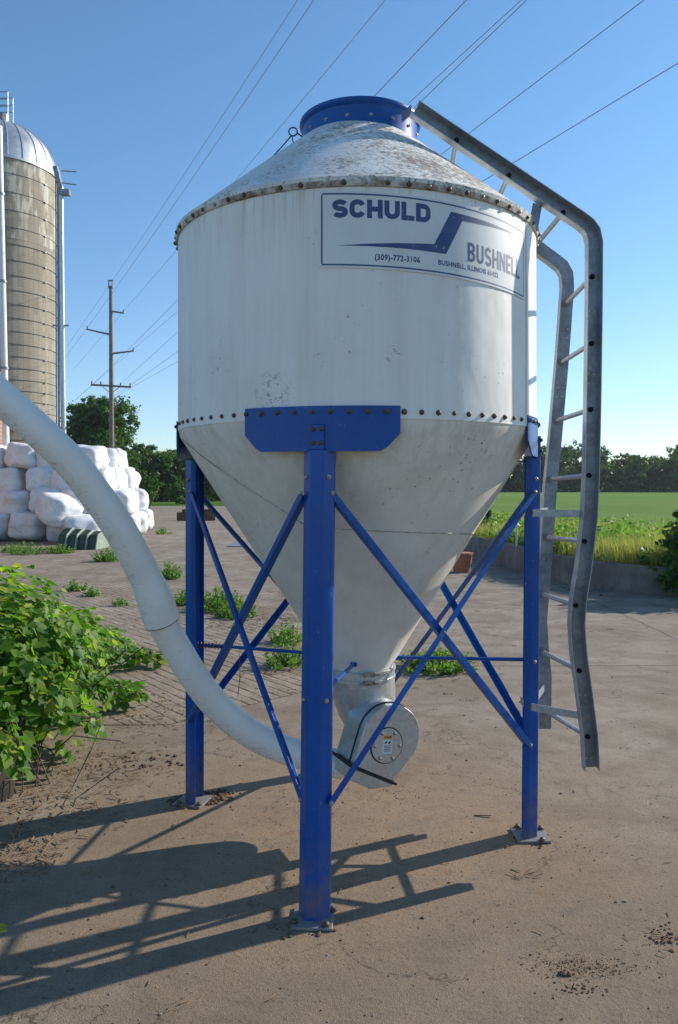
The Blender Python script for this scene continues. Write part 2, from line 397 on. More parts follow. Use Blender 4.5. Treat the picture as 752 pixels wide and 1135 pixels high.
M_GRASS = make_grass('grass_ground', (.07, .13, .03), (.10, .17, .04), (.15, .17, .06))
M_FIELD = make_grass('crop_field', (.125, .22, .06), (.18, .28, .085), (.22, .26, .11), .10)
ground = sheet('ground', [(-1500, -60), (1500, -60), (1500, 1800), (-1500, 1800)], -.02, M_GRASS)
sheet('concrete_yard', [(-40, -12), (9, -12), (9, 8.0), (7.2, 12.2), (5.4, 12.75), (4.55, 13.3), (4.1, 14.6), (3.75, 17.4), (2.9, 21.5), (-1, 45), (-6, 72), (-26, 72), (-40, 40)], 0, M_CONC)
sheet('grooved_slab', [(-9, 16.6), (-9, 5.6), (-1.25, 5.75), (-.28, 6.7), (-.9, 13.4), (-2.2, 15.6)], .004, M_GROOVE)
# wall line, raised bank and field behind it
WL = [(2.35, 24), (2.9, 21), (3.62, 17.3), (4.0, 14.6), (4.45, 13.3), (5.1, 12.75), (6.6, 12.2), (9.5, 11.6)]
def wall():
    mb = MB(); prof = []
    n = len(WL); vs = []; tw = .17; hts = [.55, .55, .53, .50, .475, .46, .45, .45]
    for i, (x, y) in enumerate(WL):
        a = Vector(WL[max(i-1, 0)]); b = Vector(WL[min(i+1, n-1)]); d = (b-a).normalized(); nn = Vector((-d.y, d.x))
        if nn.x < 0: nn = -nn
        for o, z in ((0, -.05), (0, hts[i]-.02), (.02, hts[i]), (tw, hts[i]), (tw, -.05)): vs.append((x+nn.x*o, y+nn.y*o, z))
    fs = [(i*5+j, (i+1)*5+j, (i+1)*5+(j+1) % 5, i*5+(j+1) % 5) for i in range(n-1) for j in range(5)]
    fs += [tuple(range(5)), tuple((n-1)*5+j for j in range(4, -1, -1))]
    mb.add(vs, fs)
    m, t, b = mat('old_wall_concrete'); h = N(t); co = h.co()
    c = h.mix(h.ramp(h.noise(co, 2.0, 8, .7), .4, .6), (.21, .175, .16), (.13, .105, .095))
    c = h.mix(h.math('MULTIPLY', h.ramp(h.noise(h.mapping(co, (6, 6, .8)), 1.5, 6, .7), .5, .7), .5), c, (.10, .085, .07))
    h.l(c, b.inputs['Base Color']); b.inputs['Roughness'].default_value = .95; h.bump(h.noise(co, 30, 5), .4, .01, b)
    o = mb.build('retaining_wall', m)
    tag(o, 'low grey concrete retaining wall bending along the yard edge below the weeds', 'wall')
wall()
mb = MB()
back = [(x+.12, y+.06, .40) for x, y in WL]
far = [(14, 330, 1.0), (26, 330, 1.0), (45, 330, 1.0), (70, 330, 1.), (110, 330, 1.), (160, 330, 1.), (240, 330, 1.), (420, 300, 1.)]
mid = [(3.2, 42, .52), (5.5, 42, .52), (9, 40, .52), (13, 38, .52), (18, 36, .52), (26, 34, .52), (36, 32, .52), (60, 30, .52)]
vs = back+mid+far
mb.add(vs, [(r*8+i, r*8+i+1, (r+1)*8+i+1, (r+1)*8+i) for r in range(2) for i in range(7)])
mb.add([(2.47, 24.06, .40), (3.2, 42, .52), (1.0, 42, -.04), (1.9, 24, -.04)], [(0, 1, 2, 3)])
mb.add([(3.2, 42, .52), (14, 330, 1.0), (0, 330, -.04), (1.0, 42, -.04)], [(0, 1, 2, 3)])
kind(mb.build('field', M_FIELD, smooth=180), 'structure')

# ------------------------------------------------------------------ foliage helpers
def rdir(r):
    while True:
        v = Vector((r.uniform(-1, 1), r.uniform(-1, 1), r.uniform(-1, 1)))
        if .01 < v.length < 1: return v.normalized()
def leafquad(mb, p, s, r, up=.3):
    n = (rdir(r)+Vector((0, 0, up))).normalized(); a = n.cross(rdir(r)).normalized(); b = n.cross(a)
    w_ = s*r.uniform(.55, 1.0); l = s*r.uniform(.8, 1.4)
    mb.add([p-a*w_*.5, p-b*l*.5+n*s*.1, p+a*w_*.5, p+b*l*.5], [(0, 1, 2, 3)])
def crown(mb, blobs, nleaf, size, r, cl=.3, zmin=.05):
    """leaf clumps spread near the surface of a union of ellipsoids"""
    tot = sum(b[3]*b[4]*b[5] for b in blobs)**(1)
    wts = [(b[3]*b[4]+b[4]*b[5]) for b in blobs]; W = sum(wts)
    for b, w_ in zip(blobs, wts):
        k = int(nleaf*w_/W); per = 34; ncl = max(k//per, 3)
        for _ in range(ncl):
            d = rdir(r); rad = r.uniform(.62, 1.02) if r.random() < .8 else r.uniform(.2, .6)
            rad *= 1+.22*noise.noise(Vector((b[0]+d.x*2, b[1]+d.y*2, b[2]+d.z*2)))
            c = Vector((b[0]+d.x*b[3]*rad, b[1]+d.y*b[4]*rad, b[2]+d.z*b[5]*rad))
            cr = cl*min(b[3], b[5])*r.uniform(.5, 1.25)
            for _ in range(per):
                q = c+Vector((r.gauss(0, .5), r.gauss(0, .5), r.gauss(0, .36)))*cr
                if q.z < zmin: continue
                leafquad(mb, q, size*r.uniform(.7, 1.3), r)
def tree(name, label, loc, h, w_, nleaf, size, m, seed, group=None, trunk=True, nb=9, low=.25, cat='tree'):
    r = random.Random(seed)
    t = thing(name, label, cat, loc, group, local=True)
    blobs = []
    for i in range(nb):
        a = r.uniform(0, 6.28); z = low+(.95-low)*(i+.5)/nb; env = math.sin(math.pi*min(max((z-low)/(1.02-low), .12), .95))**.6
        rr = w_*.5*env
        br = w_*r.uniform(.17, .27)
        rad = max(rr-br*.7, 0)*r.uniform(.4, 1)
        zz = min(z*h, h-br*.75)
        blobs.append((math.cos(a)*rad, math.sin(a)*rad, zz, br, br, br*.78))
    blobs.append((0, 0, h*(low+.98)/2, w_*.30, w_*.30, h*(1-low)*.40))
    mb = MB(); crown(mb, blobs, nleaf, size, r)
    mb.build('crown', m, t)
    tb = MB(); tr = h*.028 if trunk else h*.02
    lean = r.uniform(-.03, .03)*h
    tb.tube([(0, 0, -.05), (lean*.3, 0, h*.25), (lean, 0, h*.6), (lean, 0, h*.85)], [tr*1.3, tr, tr*.6, tr*.2], 8)
    for b in blobs[:7]:
        z0 = max(min(b[2]*.6, h*.6), .1)
        tb.tube([(lean*.5, 0, z0), (b[0]*.5, b[1]*.5, (z0+b[2])/2+.1), (b[0], b[1], b[2])], [tr*.5, tr*.3, tr*.1], 6)
    tb.build('trunk', M_BARK, t, smooth=180)
    return t

# ------------------------------------------------------------------ the feed bin
C0 = (BX, BY)
BIN = thing('feed_bin', 'white steel hopper bottom feed bin on blue legs with lettered sign', 'feed bin', (BX, BY, 0))
ZB, ZT = 2.03, 3.008
NS = 128
mb = MB(); mb.lathe([(BR, ZB), (BR, ZT), (BR-.006, ZT), (BR-.006, ZB)], C0, NS, closed=True)
shell = mb.build('shell', M_SHELL, BIN, smooth=40)
# vertical lap seams of the shell sheets
for ph in (R(57.5), R(57.5-180), R(-33+180)):
    mb = MB(); mb.lathe([(BR+.0005, ZB+.004), (BR+.0035, ZB+.004), (BR+.0035, ZT-.03), (BR+.0005, ZT-.03)], C0, 5, ph, ph+R(3), closed=True)
    mb.build('lap_seam', M_SHELL, shell, smooth=40)
# roof and its bolted lip
roofprof = [(BR+.012, ZT-.012), (BR+.014, ZT+.004), (BR-.01, ZT+.022), (.60, 3.283), (.286, 3.538)]
mb = MB(); mb.lathe(roofprof, C0, NS); roof = mb.build('roof', M_ROOF, BIN, smooth=50)
for k in range(0):
    ph = R(11+36*k); mb = MB(); d = Vector((math.sin(ph), -math.cos(ph), 0)); tn = Vector((math.cos(ph), math.sin(ph), 0))
    a = Vector((BX, BY, 0))+d*(BR-.02)+Vector((0, 0, ZT+.033)); b = Vector((BX, BY, 0))+d*.305+Vector((0, 0, 3.565))
    mb.bar(a, b, .014, .010, tn); mb.build('roof_seam', M_ROOF, roof)
mb = MB(); mb.lathe([(BR+.001, ZT-.036), (BR+.009, ZT-.034), (BR+.015, ZT-.013), (BR+.001, ZT-.011)], C0, NS, closed=True)
lip = mb.build('roof_lip', M_LIP, BIN, smooth=40)
def boltmesh(r=.011, hgt=.010):
    mb = MB(); n = 8
    prof = [(r*1.35, 0), (r*1.35, hgt*.2), (r, hgt*.25), (r*.9, hgt*.9), (r*.45, hgt*1.25), (0.0005, hgt*1.3)]
    vs = []; fs = []
    for rr, z in prof:
        for k in range(n): vs.append((rr*math.cos(6.2832*k/n), rr*math.sin(6.2832*k/n), z))
    for i in range(len(prof)-1):
        for k in range(n): fs.append((i*n+k, i*n+(k+1) % n, (i+1)*n+(k+1) % n, (i+1)*n+k))
    mb.add(vs, fs); return mb
ORI['_none'] = Vector((0, 0, 0))
def mesh_of(mb, name, m):
    me = bpy.data.meshes.new(name); me.from_pydata(mb.v, [], mb.f); me.materials.append(m)
    me.polygons.foreach_set('use_smooth', [True]*len(me.polygons)); me.set_sharp_from_angle(angle=R(40)); return me
BM_R = mesh_of(boltmesh(.0115, .012), 'bolt', M_BOLT); BM_G = mesh_of(boltmesh(.010, .010), 'bolt', M_BOLTG)
def bolt(name, me, parent, pos, nrm, sc_=1):
    o = bpy.data.objects.new(name, me); COL.objects.link(o); o.parent = parent
    q = Vector(nrm).to_track_quat('Z', 'Y')
    o.matrix_basis = Matrix.Translation(Vector(pos)-ORI[parent.name]) @ q.to_matrix().to_4x4() @ Matrix.Scale(sc_, 4)
    return o
for k in range(65):
    ph = 2*math.pi*k/65+.02; d = Vector((math.sin(ph), -math.cos(ph), 0))
    bolt('roof_bolt', BM_R if k % 3 else BM_G, lip, Vector((BX, BY, ZT-.022))+d*(BR+.011), d, rnd.uniform(.7, .9))
for k in range(76):
    ph = 2*math.pi*(k+.35)/76; d = Vector((math.sin(ph), -math.cos(ph), 0))
    inpl = any(abs((math.degrees(ph)-a+180) % 360-180) < 21 for a in (-11, 79, 169, 259))
    bolt('hopper_bolt', BM_R, shell, Vector((BX, BY, ZB+.028))+d*(BR+(.011 if inpl else 0)), d, rnd.uniform(.65, .85))
# hopper cone
HZ = .835; HR = .172; HX = .022
mb = MB(); vs = []; hs = [(BR-.004, ZB+.002, 0), (BR-.010, ZB-.03, 0)]
hs += [(BR-.010+(HR-BR+.010)*t, ZB-.03+(HZ-ZB+.03)*t, HX*t) for t in (.2, .4, .6, .8, 1)]+[(HR, HZ-.03, HX)]
for r_, z, ox in hs:
    for k in range(NS):
        ph = 2*math.pi*k/NS; vs.append((BX+ox+r_*math.sin(ph), BY-r_*math.cos(ph), z))
mb.add(vs, [(i*NS+k, i*NS+(k+1) % NS, (i+1)*NS+(k+1) % NS, (i+1)*NS+k) for i in range(len(hs)-1) for k in range(NS)])
hopper = mb.build('hopper', M_HOP, BIN, smooth=50)
def cone_pt(ph, z, off=.002):
    t = (ZB-.03-z)/(ZB-.03-HZ); r_ = BR-.010+(HR-BR+.010)*t+off
    return Vector((BX+HX*t+r_*math.sin(ph), BY-r_*math.cos(ph), z))
mb = MB(); mb.tube([cone_pt(R(-72+ i*2.0), 1.985-.0165*i if i < 25 else 1.985-.0165*25-.0012*(i-25)) for i in range(0, 75)], .0022, 6)
mb.build('weld_seam', M_LIP, hopper, smooth=180)
mb = MB(); mb.tube([cone_pt(R(128), 1.99-.0285*i) for i in range(0, 40)], .003, 6); mb.build('weld_seam', M_HOP, hopper, smooth=180)
# collar with its lid rim
CXY = (BX+.02, BY)
mb = MB(); mb.lathe([(.288, 3.50), (.294, 3.502), (.297, 3.60), (.299, 3.612), (.314, 3.622), (.317, 3.632), (.315, 3.642), (.300, 3.647), (.05, 3.66), (.0001, 3.66)], CXY, 72)
collar = mb.build('lid_collar', M_BLUE, BIN, smooth=45)
for k in range(16):
    ph = 2*math.pi*(k+.4)/16; d = Vector((math.sin(ph), -math.cos(ph), 0))
    bolt('collar_bolt', BM_G, collar, Vector((CXY[0], CXY[1], 3.563))+d*.295, d, .75)
# eye hook with wire at the left of the collar
mb = MB(); e = P(325, 146, 4.02)
mb.tube([e+Vector((.022*math.cos(a), 0, .022*math.sin(a))) for a in [i*.524 for i in range(13)]], .004, 6)
mb.tube([e+Vector((.02, 0, -.006)), P(333, 150, 4.05), P(337, 153, 4.07)], .004, 6)
mb.build('eye_hook', M_BOLT, BIN, smooth=180)
mb = MB(); mb.tube([e+Vector((-.008, 0, -.02)), P(315, 160, 4.0), P(304, 172, 3.98), P(299, 181, 3.97)], .0035, 6)
mb.tube([e+Vector((-.005, .01, -.02)), P(326, 163, 3.97), P(331, 166, 3.96)], .003, 6)
mb.build('hook_wire', M_BOLT, BIN, smooth=180)

# legs
def out(phi): return Vector((math.sin(phi), -math.cos(phi), 0))
def tan(phi): return Vector((math.cos(phi), math.sin(phi), 0))
LEGS = [(R(-11), Vector((-.1045, 3.160, 0)), 0), (R(79), Vector((.958, 3.915, 0)), 1), (R(169), Vector((.26, 4.97, 0)), 2), (R(-101), Vector((-.812, 4.345, 0)), 3)]
TOPR = .902
# section (tangential, outward): shallow hat with slanted flanks
SEC = [(-.064, -.040), (-.064, -.014), (-.060, -.008), (-.032, .028), (-.026, .034), (.026, .034), (.032, .028), (.060, -.008), (.064, -.014), (.064, -.040)]
def sheet_section(sec, th):
    inn = []
    for i, (x, y) in enumerate(sec):
        a = Vector(sec[max(i-1, 0)]); b = Vector(sec[min(i+1, len(sec)-1)]); d = (b-a).normalized(); nn = Vector((d.y, -d.x))
        inn.append((x+nn.x*th, y+nn.y*th))
    return sec+inn[::-1]
legpos = {}
for phi, foot, li in LEGS:
    o_, t_ = out(phi), tan(phi); top = Vector((BX, BY, 0))+o_*TOPR
    def at(z, foot=foot, top=top): q = foot+(top-foot)*(z/2.0); return Vector((q.x, q.y, z))
    legpos[li] = at
    mb = MB(); poly = sheet_section(SEC, .004); n = len(poly); vs = []
    for z in (.012, .7, 1.4, 1.903):
        c = at(z)
        for a, b in poly: vs.append(c+t_*a+o_*b)
    fs = [(i*n+j, i*n+(j+1) % n, (i+1)*n+(j+1) % n, (i+1)*n+j) for i in range(3) for j in range(n)]
    fs += [tuple(range(n)), tuple(3*n+j for j in range(n-1, -1, -1))]
    mb.add(vs, fs)
    # raised web carried up over the mounting plate
    s2 = sheet_section([(-.030, .024), (-.026, .034), (.026, .034), (.030, .024)], .004); n = len(s2); vs = []
    for z in (1.904, 2.005):
        for a, b in s2: vs.append(at(z)+t_*a+o_*b)
    mb.add(vs, [(j, (j+1) % n, n+(j+1) % n, n+j) for j in range(n)]+[tuple(range(n)), tuple(n+j for j in range(n-1, -1, -1))])
    leg = mb.build('leg', M_BLUE, BIN, bevel=.003)
    c = at(.006)
    mb = MB(); mb.box((c.x, c.y, .007), (.165, .165, .012), Matrix.Rotation(phi+R((8, 12, 5, -6)[li]), 3, 'Z'))
    bp = mb.build('base_plate', M_PLATE, leg, bevel=.002)
    for s1, s3 in ((-.066, .055), (.066, .055), (.066, -.06)): bolt('anchor_bolt', BM_R, bp, c+t_*s1+o_*s3+Vector((0, 0, .006)), (0, 0, 1), 1.2)
    # curved mounting plate with cut corners
    mp = MB(); nseg = 24; vs = []; hw = R(21); z1 = 2.082; z0 = 1.897
    for k in range(nseg+1):
        u = -1+2*k/nseg; ph = phi+hw*u; cut = max(0, (abs(u)-.79)/.21)*.072
        for rr in (BR+.0015, BR+.0085):
            d = out(ph); vs += [Vector((BX, BY, z0+cut))+d*rr, Vector((BX, BY, z1))+d*rr]
    fs = []
    for k in range(nseg):
        a, b = k*4, (k+1)*4
        fs += [(a+2, b+2, b+3, a+3), (a, a+1, b+1, b), (a+1, a+3, b+3, b+1), (a, b, b+2, a+2)]
    fs += [(0, 2, 3, 1), (nseg*4, nseg*4+1, nseg*4+3, nseg*4+2)]
    mp.add(vs, fs); mp.build('mounting_plate', M_BLUE, leg, smooth=40)
    for z in (1.79, .885):
        for s1 in (-1, 1):
            bolt('leg_bolt', BM_G, leg, at(z)+t_*(.046*s1)+o_*.0115, (o_+t_*s1*1.2), .85)
    for z in (1.985, 1.93):
        for s1 in (-1, 1): bolt('leg_bolt', BM_R, leg, at(z)+t_*(.017*s1)+o_*.034, o_, .75)
# cross braces (angle irons)
def brace(a, b, outward, flip):
    mb = MB(); d = (b-a).normalized(); n = Vector(outward); n = (n-d*n.dot(d)).normalized(); s = d.cross(n)*flip
    # wide flange faces outward, narrow flange turned inward
    mb.bar(a, b, .029, .004, s)
    mb.bar(a+s*.0125-n*.0165, b+s*.0125-n*.0165, .004, .029, s)
    o = mb.build('cross_brace', M_BLUE, BIN, bevel=.0012); return o
for i, j in ((0, 1), (1, 2), (2, 3), (3, 0)):
    A, B = legpos[i], legpos[j]; pi_, pj = LEGS[i][0], LEGS[j][0]
    mid_ = (out(pi_)+out(pj)).normalized(); ia, ja = tan(pi_)*.063, tan(pj)*-.063
    zu, zl = 1.725, .475
    b1 = brace(A(zu)+ia-mid_*.008, B(zl)+ja-mid_*.008, mid_, 1); b2 = brace(B(zu)+ja+mid_*.008, A(zl)+ia+mid_*.008, mid_, -1)
    cr = (A(zu)+ia+B(zl)+ja)/2
    bolt('brace_bolt', BM_G, b2, cr+mid_*.011, mid_, .8)
    for q, bb in ((A(zu)+ia-mid_*.006, b1), (B(zl)+ja-mid_*.006, b1), (B(zu)+ja+mid_*.010, b2), (A(zl)+ia+mid_*.010, b2)):
        bolt('brace_bolt', BM_G, bb, q, mid_, .8)
# tie rods from each leg to the hopper outlet
OC = Vector((BX+HX, BY, .868))
for li in range(4):
    phi = LEGS[li][0]; p0 = legpos[li](.885)-out(phi)*.02; d = out(phi)
    mb = MB(); mb.tube([p0, OC+d*(HR+.03)], .0095, 8); mb.box(OC+d*(HR+.018), (.03, .05, .02), Matrix.Rotation(phi, 3, 'Z'))
    rod = mb.build('tie_rod', M_BLUE, BIN, smooth=40)
# wire twisted round the left rod
mb = MB(); p0 = legpos[3](.885); d = (OC-p0).normalized(); s = Vector((0, 0, 1)); s2 = d.cross(s)
mb.tube([p0+d*(.03+.0032*i)+(s*math.cos(i*1.1)+s2*math.sin(i*1.1))*.015 for i in range(60)], .0035, 5)
mb.tube([p0+d*.27+Vector((0, 0, -.01)), p0+d*.275+Vector((0, 0, -.15)), p0+d*.262+Vector((0, 0, -.27))], .002, 5)
mb.build('twisted_wire', M_BOLT, BIN, smooth=180)

# ------------------------------------------------------------------ sign and lettering on the shell
PHL, PHR = R(-10.8), R(55.6); SL = (PHR-PHL)*BR; SH = .312
def sgn(u, v, off):
    """sign coordinates (m from the left edge, m from the bottom edge) onto the curved shell"""
    ph = PHL+u/BR; z = 2.646-.040*(u/SL)+v
    return Vector((BX+(BR+off)*math.sin(ph), BY-(BR+off)*math.cos(ph), z))
def s_uv(px, py):
    p, ph = bin_pt(px, py); u = (ph-PHL)*BR; return u, p.z-(2.646-.040*(u/SL))
def bent(polys, off, th=.0006):
    mb = MB()
    for poly in polys:
        f = [sgn(u, v, off) for u, v in poly]; mb.add(f, [tuple(range(len(f)))])
    return mb
M_SIGN = simple('sign_white', (.70, .72, .72), .4, 0, .12, 4, col2=(.60, .61, .60))
def make_ink():
    m, t, b = mat('sign_blue_ink'); h = N(t); co = h.co()
    k = h.ramp(h.noise(co, 60, 5, .7), .64, .68)
    c = h.mix(h.ramp(h.noise(co, 14, 5), .35, .7), (.022, .055, .16), (.045, .085, .20))
    h.l(h.mix(h.math('MULTIPLY', k, .85), c, (.62, .64, .66)), b.inputs['Base Color']); b.inputs['Roughness'].default_value = .45; return m
M_INK = make_ink()
mb = MB(); nseg = 40; vs = []
for k in range(nseg+1):
    u = SL*k/nseg
    vs += [sgn(u, 0, .0005), sgn(u, SH, .0005), sgn(u, 0, .004), sgn(u, SH, .004)]
fs = []
for k in range(nseg):
    a, b = 4*k, 4*k+4; fs += [(a+2, b+2, b+3, a+3), (a+1, a+3, b+3, b+1), (a, b, b+2, a+2)]
fs += [(0, 2, 3, 1), (4*nseg, 4*nseg+1, 4*nseg+3, 4*nseg+2)]
mb.add(vs, fs); sign = mb.build('sign', M_SIGN, BIN, smooth=30)
# border line
def strip(u0, v0, u1, v1, wd, n=40):
    qs = []
    for k in range(n):
        a = k/n; b = (k+1)/n
        if abs(u1-u0) > abs(v1-v0): qs.append([(u0+(u1-u0)*a, v0-wd/2), (u0+(u1-u0)*b, v0-wd/2), (u0+(u1-u0)*b, v0+wd/2), (u0+(u1-u0)*a, v0+wd/2)])
        else: qs.append([(u0-wd/2, v0+(v1-v0)*a), (u0+wd/2, v0+(v1-v0)*a), (u0+wd/2, v0+(v1-v0)*b), (u0-wd/2, v0+(v1-v0)*b)])
    return qs
m_ = .012; bw = .0065
polys = strip(m_, m_, SL-m_, m_, bw)+strip(m_, SH-m_, SL-m_, SH-m_, bw)+strip(m_, m_+bw/2, m_, SH-m_-bw/2, bw, 1)+strip(SL-m_, m_+bw/2, SL-m_, SH-m_-bw/2, bw*.7, 1)
bent(polys, .0043).build('sign_border', M_INK, sign)
# swoosh: long tapering tail, slanted bar, long tapering tail
a = s_uv(375, 272.5); b1 = s_uv(481, 271); b0 = s_uv(494, 282); c1 = s_uv(499.5, 235); d0 = s_uv(512, 245.3); d1 = s_uv(509, 236.5); e_ = s_uv(571, 261)
def lerp(p, q, t): return (p[0]+(q[0]-p[0])*t, p[1]+(q[1]-p[1])*t)
polys = []; lowl = (b0[0]-.028, b0[1]+.0)
for k in range(10): polys.append([lerp(a, b0, k/10), lerp(a, b0, (k+1)/10), lerp(a, b1, (k+1)/10), lerp(a, b1, k/10)])
for k in range(4): polys.append([lerp(b1, c1, k/4), lerp(b0, d0, k/4), lerp(b0, d0, (k+1)/4), lerp(b1, c1, (k+1)/4)])
for k in range(10): polys.append([lerp(d0, e_, k/10), lerp(d0, e_, (k+1)/10), lerp(c1, e_, (k+1)/10), lerp(c1, e_, k/10)])
fine_ = []
for (qa, qb, qc, qd) in polys:
    for i in range(5):
        for j in range(3):
            def bl(u, v): return lerp(lerp(qa, qb, u), lerp(qd, qc, u), v)
            fine_.append([bl(i/5, j/3), bl((i+1)/5, j/3), bl((i+1)/5, (j+1)/3), bl(i/5, (j+1)/3)])
bent(fine_, .0045).build('sign_swoosh', M_INK, sign)
# heavy grotesque capitals drawn as strokes on a unit box
def thick(path, wd, closed=False):
    """polyline stroke -> quads with mitred joins"""
    n = len(path); L = []; Rr = []
    for i, p in enumerate(path):
        p = Vector(p)
        a = Vector(path[(i-1) % n]) if (closed or i) else None; b = Vector(path[(i+1) % n]) if (closed or i < n-1) else None
        if a is None: d = (b-p).normalized(); nn = Vector((-d.y, d.x)); k = 1
        elif b is None: d = (p-a).normalized(); nn = Vector((-d.y, d.x)); k = 1
        else:
            d1_ = (p-a).normalized(); d2_ = (b-p).normalized(); n1 = Vector((-d1_.y, d1_.x)); n2 = Vector((-d2_.y, d2_.x))
            nn = (n1+n2).normalized(); k = 1/max(nn.dot(n1), .5)
        L.append(p+nn*wd/2*k); Rr.append(p-nn*wd/2*k)
    m = n if closed else n-1
    return [[tuple(Rr[i]), tuple(Rr[(i+1) % n]), tuple(L[(i+1) % n]), tuple(L[i])] for i in range(m)]
def arc(cx, cy, rx, ry, a0, a1, n=8): return [(cx+rx*math.cos(R(a0+(a1-a0)*k/n)), cy+ry*math.sin(R(a0+(a1-a0)*k/n))) for k in range(n+1)]
def letter(ch, w_, t):
    """strokes for height 1, width w_, stroke t"""
    h = t/2; x0, x1, y0, y1 = h, w_-h, h, 1-h; xm, ym = w_/2, .5; q = .24
    if ch == 'S':
        qs = (y1-y0)/4; return [arc(xm, y1-qs, xm-h, qs, 22, 270, 13)+arc(xm, y0+qs, xm-h, qs, 90, -158, 13)[1:]]
    if ch == 'C': return [arc(xm, y1-q, xm-h, q, 15, 180, 9)+arc(xm, y0+q, xm-h, q, 180, 345, 9)]
    if ch == 'H': return [[(x0, 0), (x0, 1)], [(x1, 0), (x1, 1)], [(x0+h, ym), (x1-h, ym)]]
    if ch == 'U': return [[(x0, 1)]+arc(xm, y0+q, xm-h, q, 180, 360, 10)+[(x1, 1)]]
    if ch == 'L': return [[(x0, 0), (x0, 1)], [(x0+h, y0), (w_, y0)]]
    if ch == 'D': return [[(x0, t), (x0, 1-t)], [(0, y1), (x1-.26, y1)]+arc(x1-.26, y1-.26, .26, .26, 75, 0, 4)+arc(x1-.26, y0+.26, .26, .26, 0, -75, 4)+[(x1-.26, y0), (0, y0)]]
    if ch == 'B': return [[(x0, t), (x0, 1-t)], [(0, y1), (x1-.2, y1)]+arc(x1-.2-.02, y1-.19, .2, .19, 70, -70, 6)+[(x1-.26, ym+.02), (x0+h, ym+.02)], [(x1-.2, ym-.02)]+arc(x1-.2, y0+.20, .2, .20, 70, -70, 6)+[(x1-.2, y0), (0, y0)]]
    if ch == 'N': return [[(x0, 0), (x0, 1)], [(x1, 0), (x1, 1)], [(x0+h*.2, 1-h*.9), (x1-h*.2, h*.9)]]
    if ch == 'E': return [[(x0, 0), (x0, 1)], [(x0+h, y1), (w_, y1)], [(x0+h, ym), (w_*.92, ym)], [(x0+h, y0), (w_, y0)]]
def word(txt, ul, vl, ur, vr, hl, hr, t, wl, gap):
    """word from (ul,vl) to (ur,vr) baseline; letter heights hl..hr"""
    ws = [wl*(.86 if c in 'LE' else 1) for c in txt]; tot = sum(ws)+gap*(len(txt)-1); x = 0; polys = []
    for c, w_ in zip(txt, ws):
        for k, st in enumerate(letter(c, w_, t)):
            for q in thick(st, t):
                pp = []
                for (a_, b_) in q:
                    s_ = (x+a_)/tot; hh = hl+(hr-hl)*s_
                    pp.append((ul+(ur-ul)*s_, vl+(vr-vl)*s_+b_*hh))
                polys.append(pp)
        x += w_+gap
    return polys
l0 = s_uv(368.6, 242); l1 = s_uv(477, 247.6); l2 = s_uv(368.6, 221.5)
def wordmesh(name, polys, off):
    # strokes that cross get tiny different heights so that no two faces coincide
    mb = MB()
    for i, poly in enumerate(polys):
        f = [sgn(u, v, off+.00003*(i % 5)) for u, v in poly]; mb.add(f, [tuple(range(4))])
    mb.build(name, M_INK, sign)
wordmesh('sign_lettering', word('SCHULD', l0[0], l0[1], l1[0], l1[1], l2[1]-l0[1], (l2[1]-l0[1])*1.0, .27, .84, .085), .0043)
k0 = s_uv(518, 289.5); k1 = s_uv(575.3, 310); k2 = s_uv(518, 268.5)
wordmesh('sign_lettering', word('BUSHNELL', k0[0], k0[1], k1[0], k1[1], k2[1]-k0[1], (k2[1]-k0[1])*1.04, .165, .58, .10), .0043)
def small_text(txt, p_left, p_right, hgt):
    cu = bpy.data.curves.new('t', 'FONT'); cu.body = txt; cu.size = 1; cu.offset = .034; cu.resolution_u = 2; cu.space_character = 1.08
    ob = bpy.data.objects.new('t', cu); COL.objects.link(ob)
    dg = bpy.context.evaluated_depsgraph_get(); me = bpy.data.meshes.new_from_object(ob.evaluated_get(dg))
    xs = [v.co.x for v in me.vertices]; ys = [v.co.y for v in me.vertices]; x0, x1 = min(xs), max(xs)
    (u0, v0), (u1, v1) = p_left, p_right; mb = MB()
    vs = []
    for v in me.vertices:
        s_ = (v.co.x-x0)/(x1-x0); vs.append(sgn(u0+(u1-u0)*s_, v0+(v1-v0)*s_+v.co.y/.70*hgt, .0043))
    mb.add(vs, [tuple(p.vertices) for p in me.polygons])
    bpy.data.objects.remove(ob); bpy.data.curves.remove(cu); bpy.data.meshes.remove(me)
    return mb.build('sign_lettering', M_INK, sign)
small_text('(309)-772-3106', s_uv(415.5, 288.0), s_uv(465.5, 291.5), .0225)
small_text('BUSHNELL, ILLINOIS 61422', s_uv(485.5, 293.5), s_uv(551.5, 308), .020)

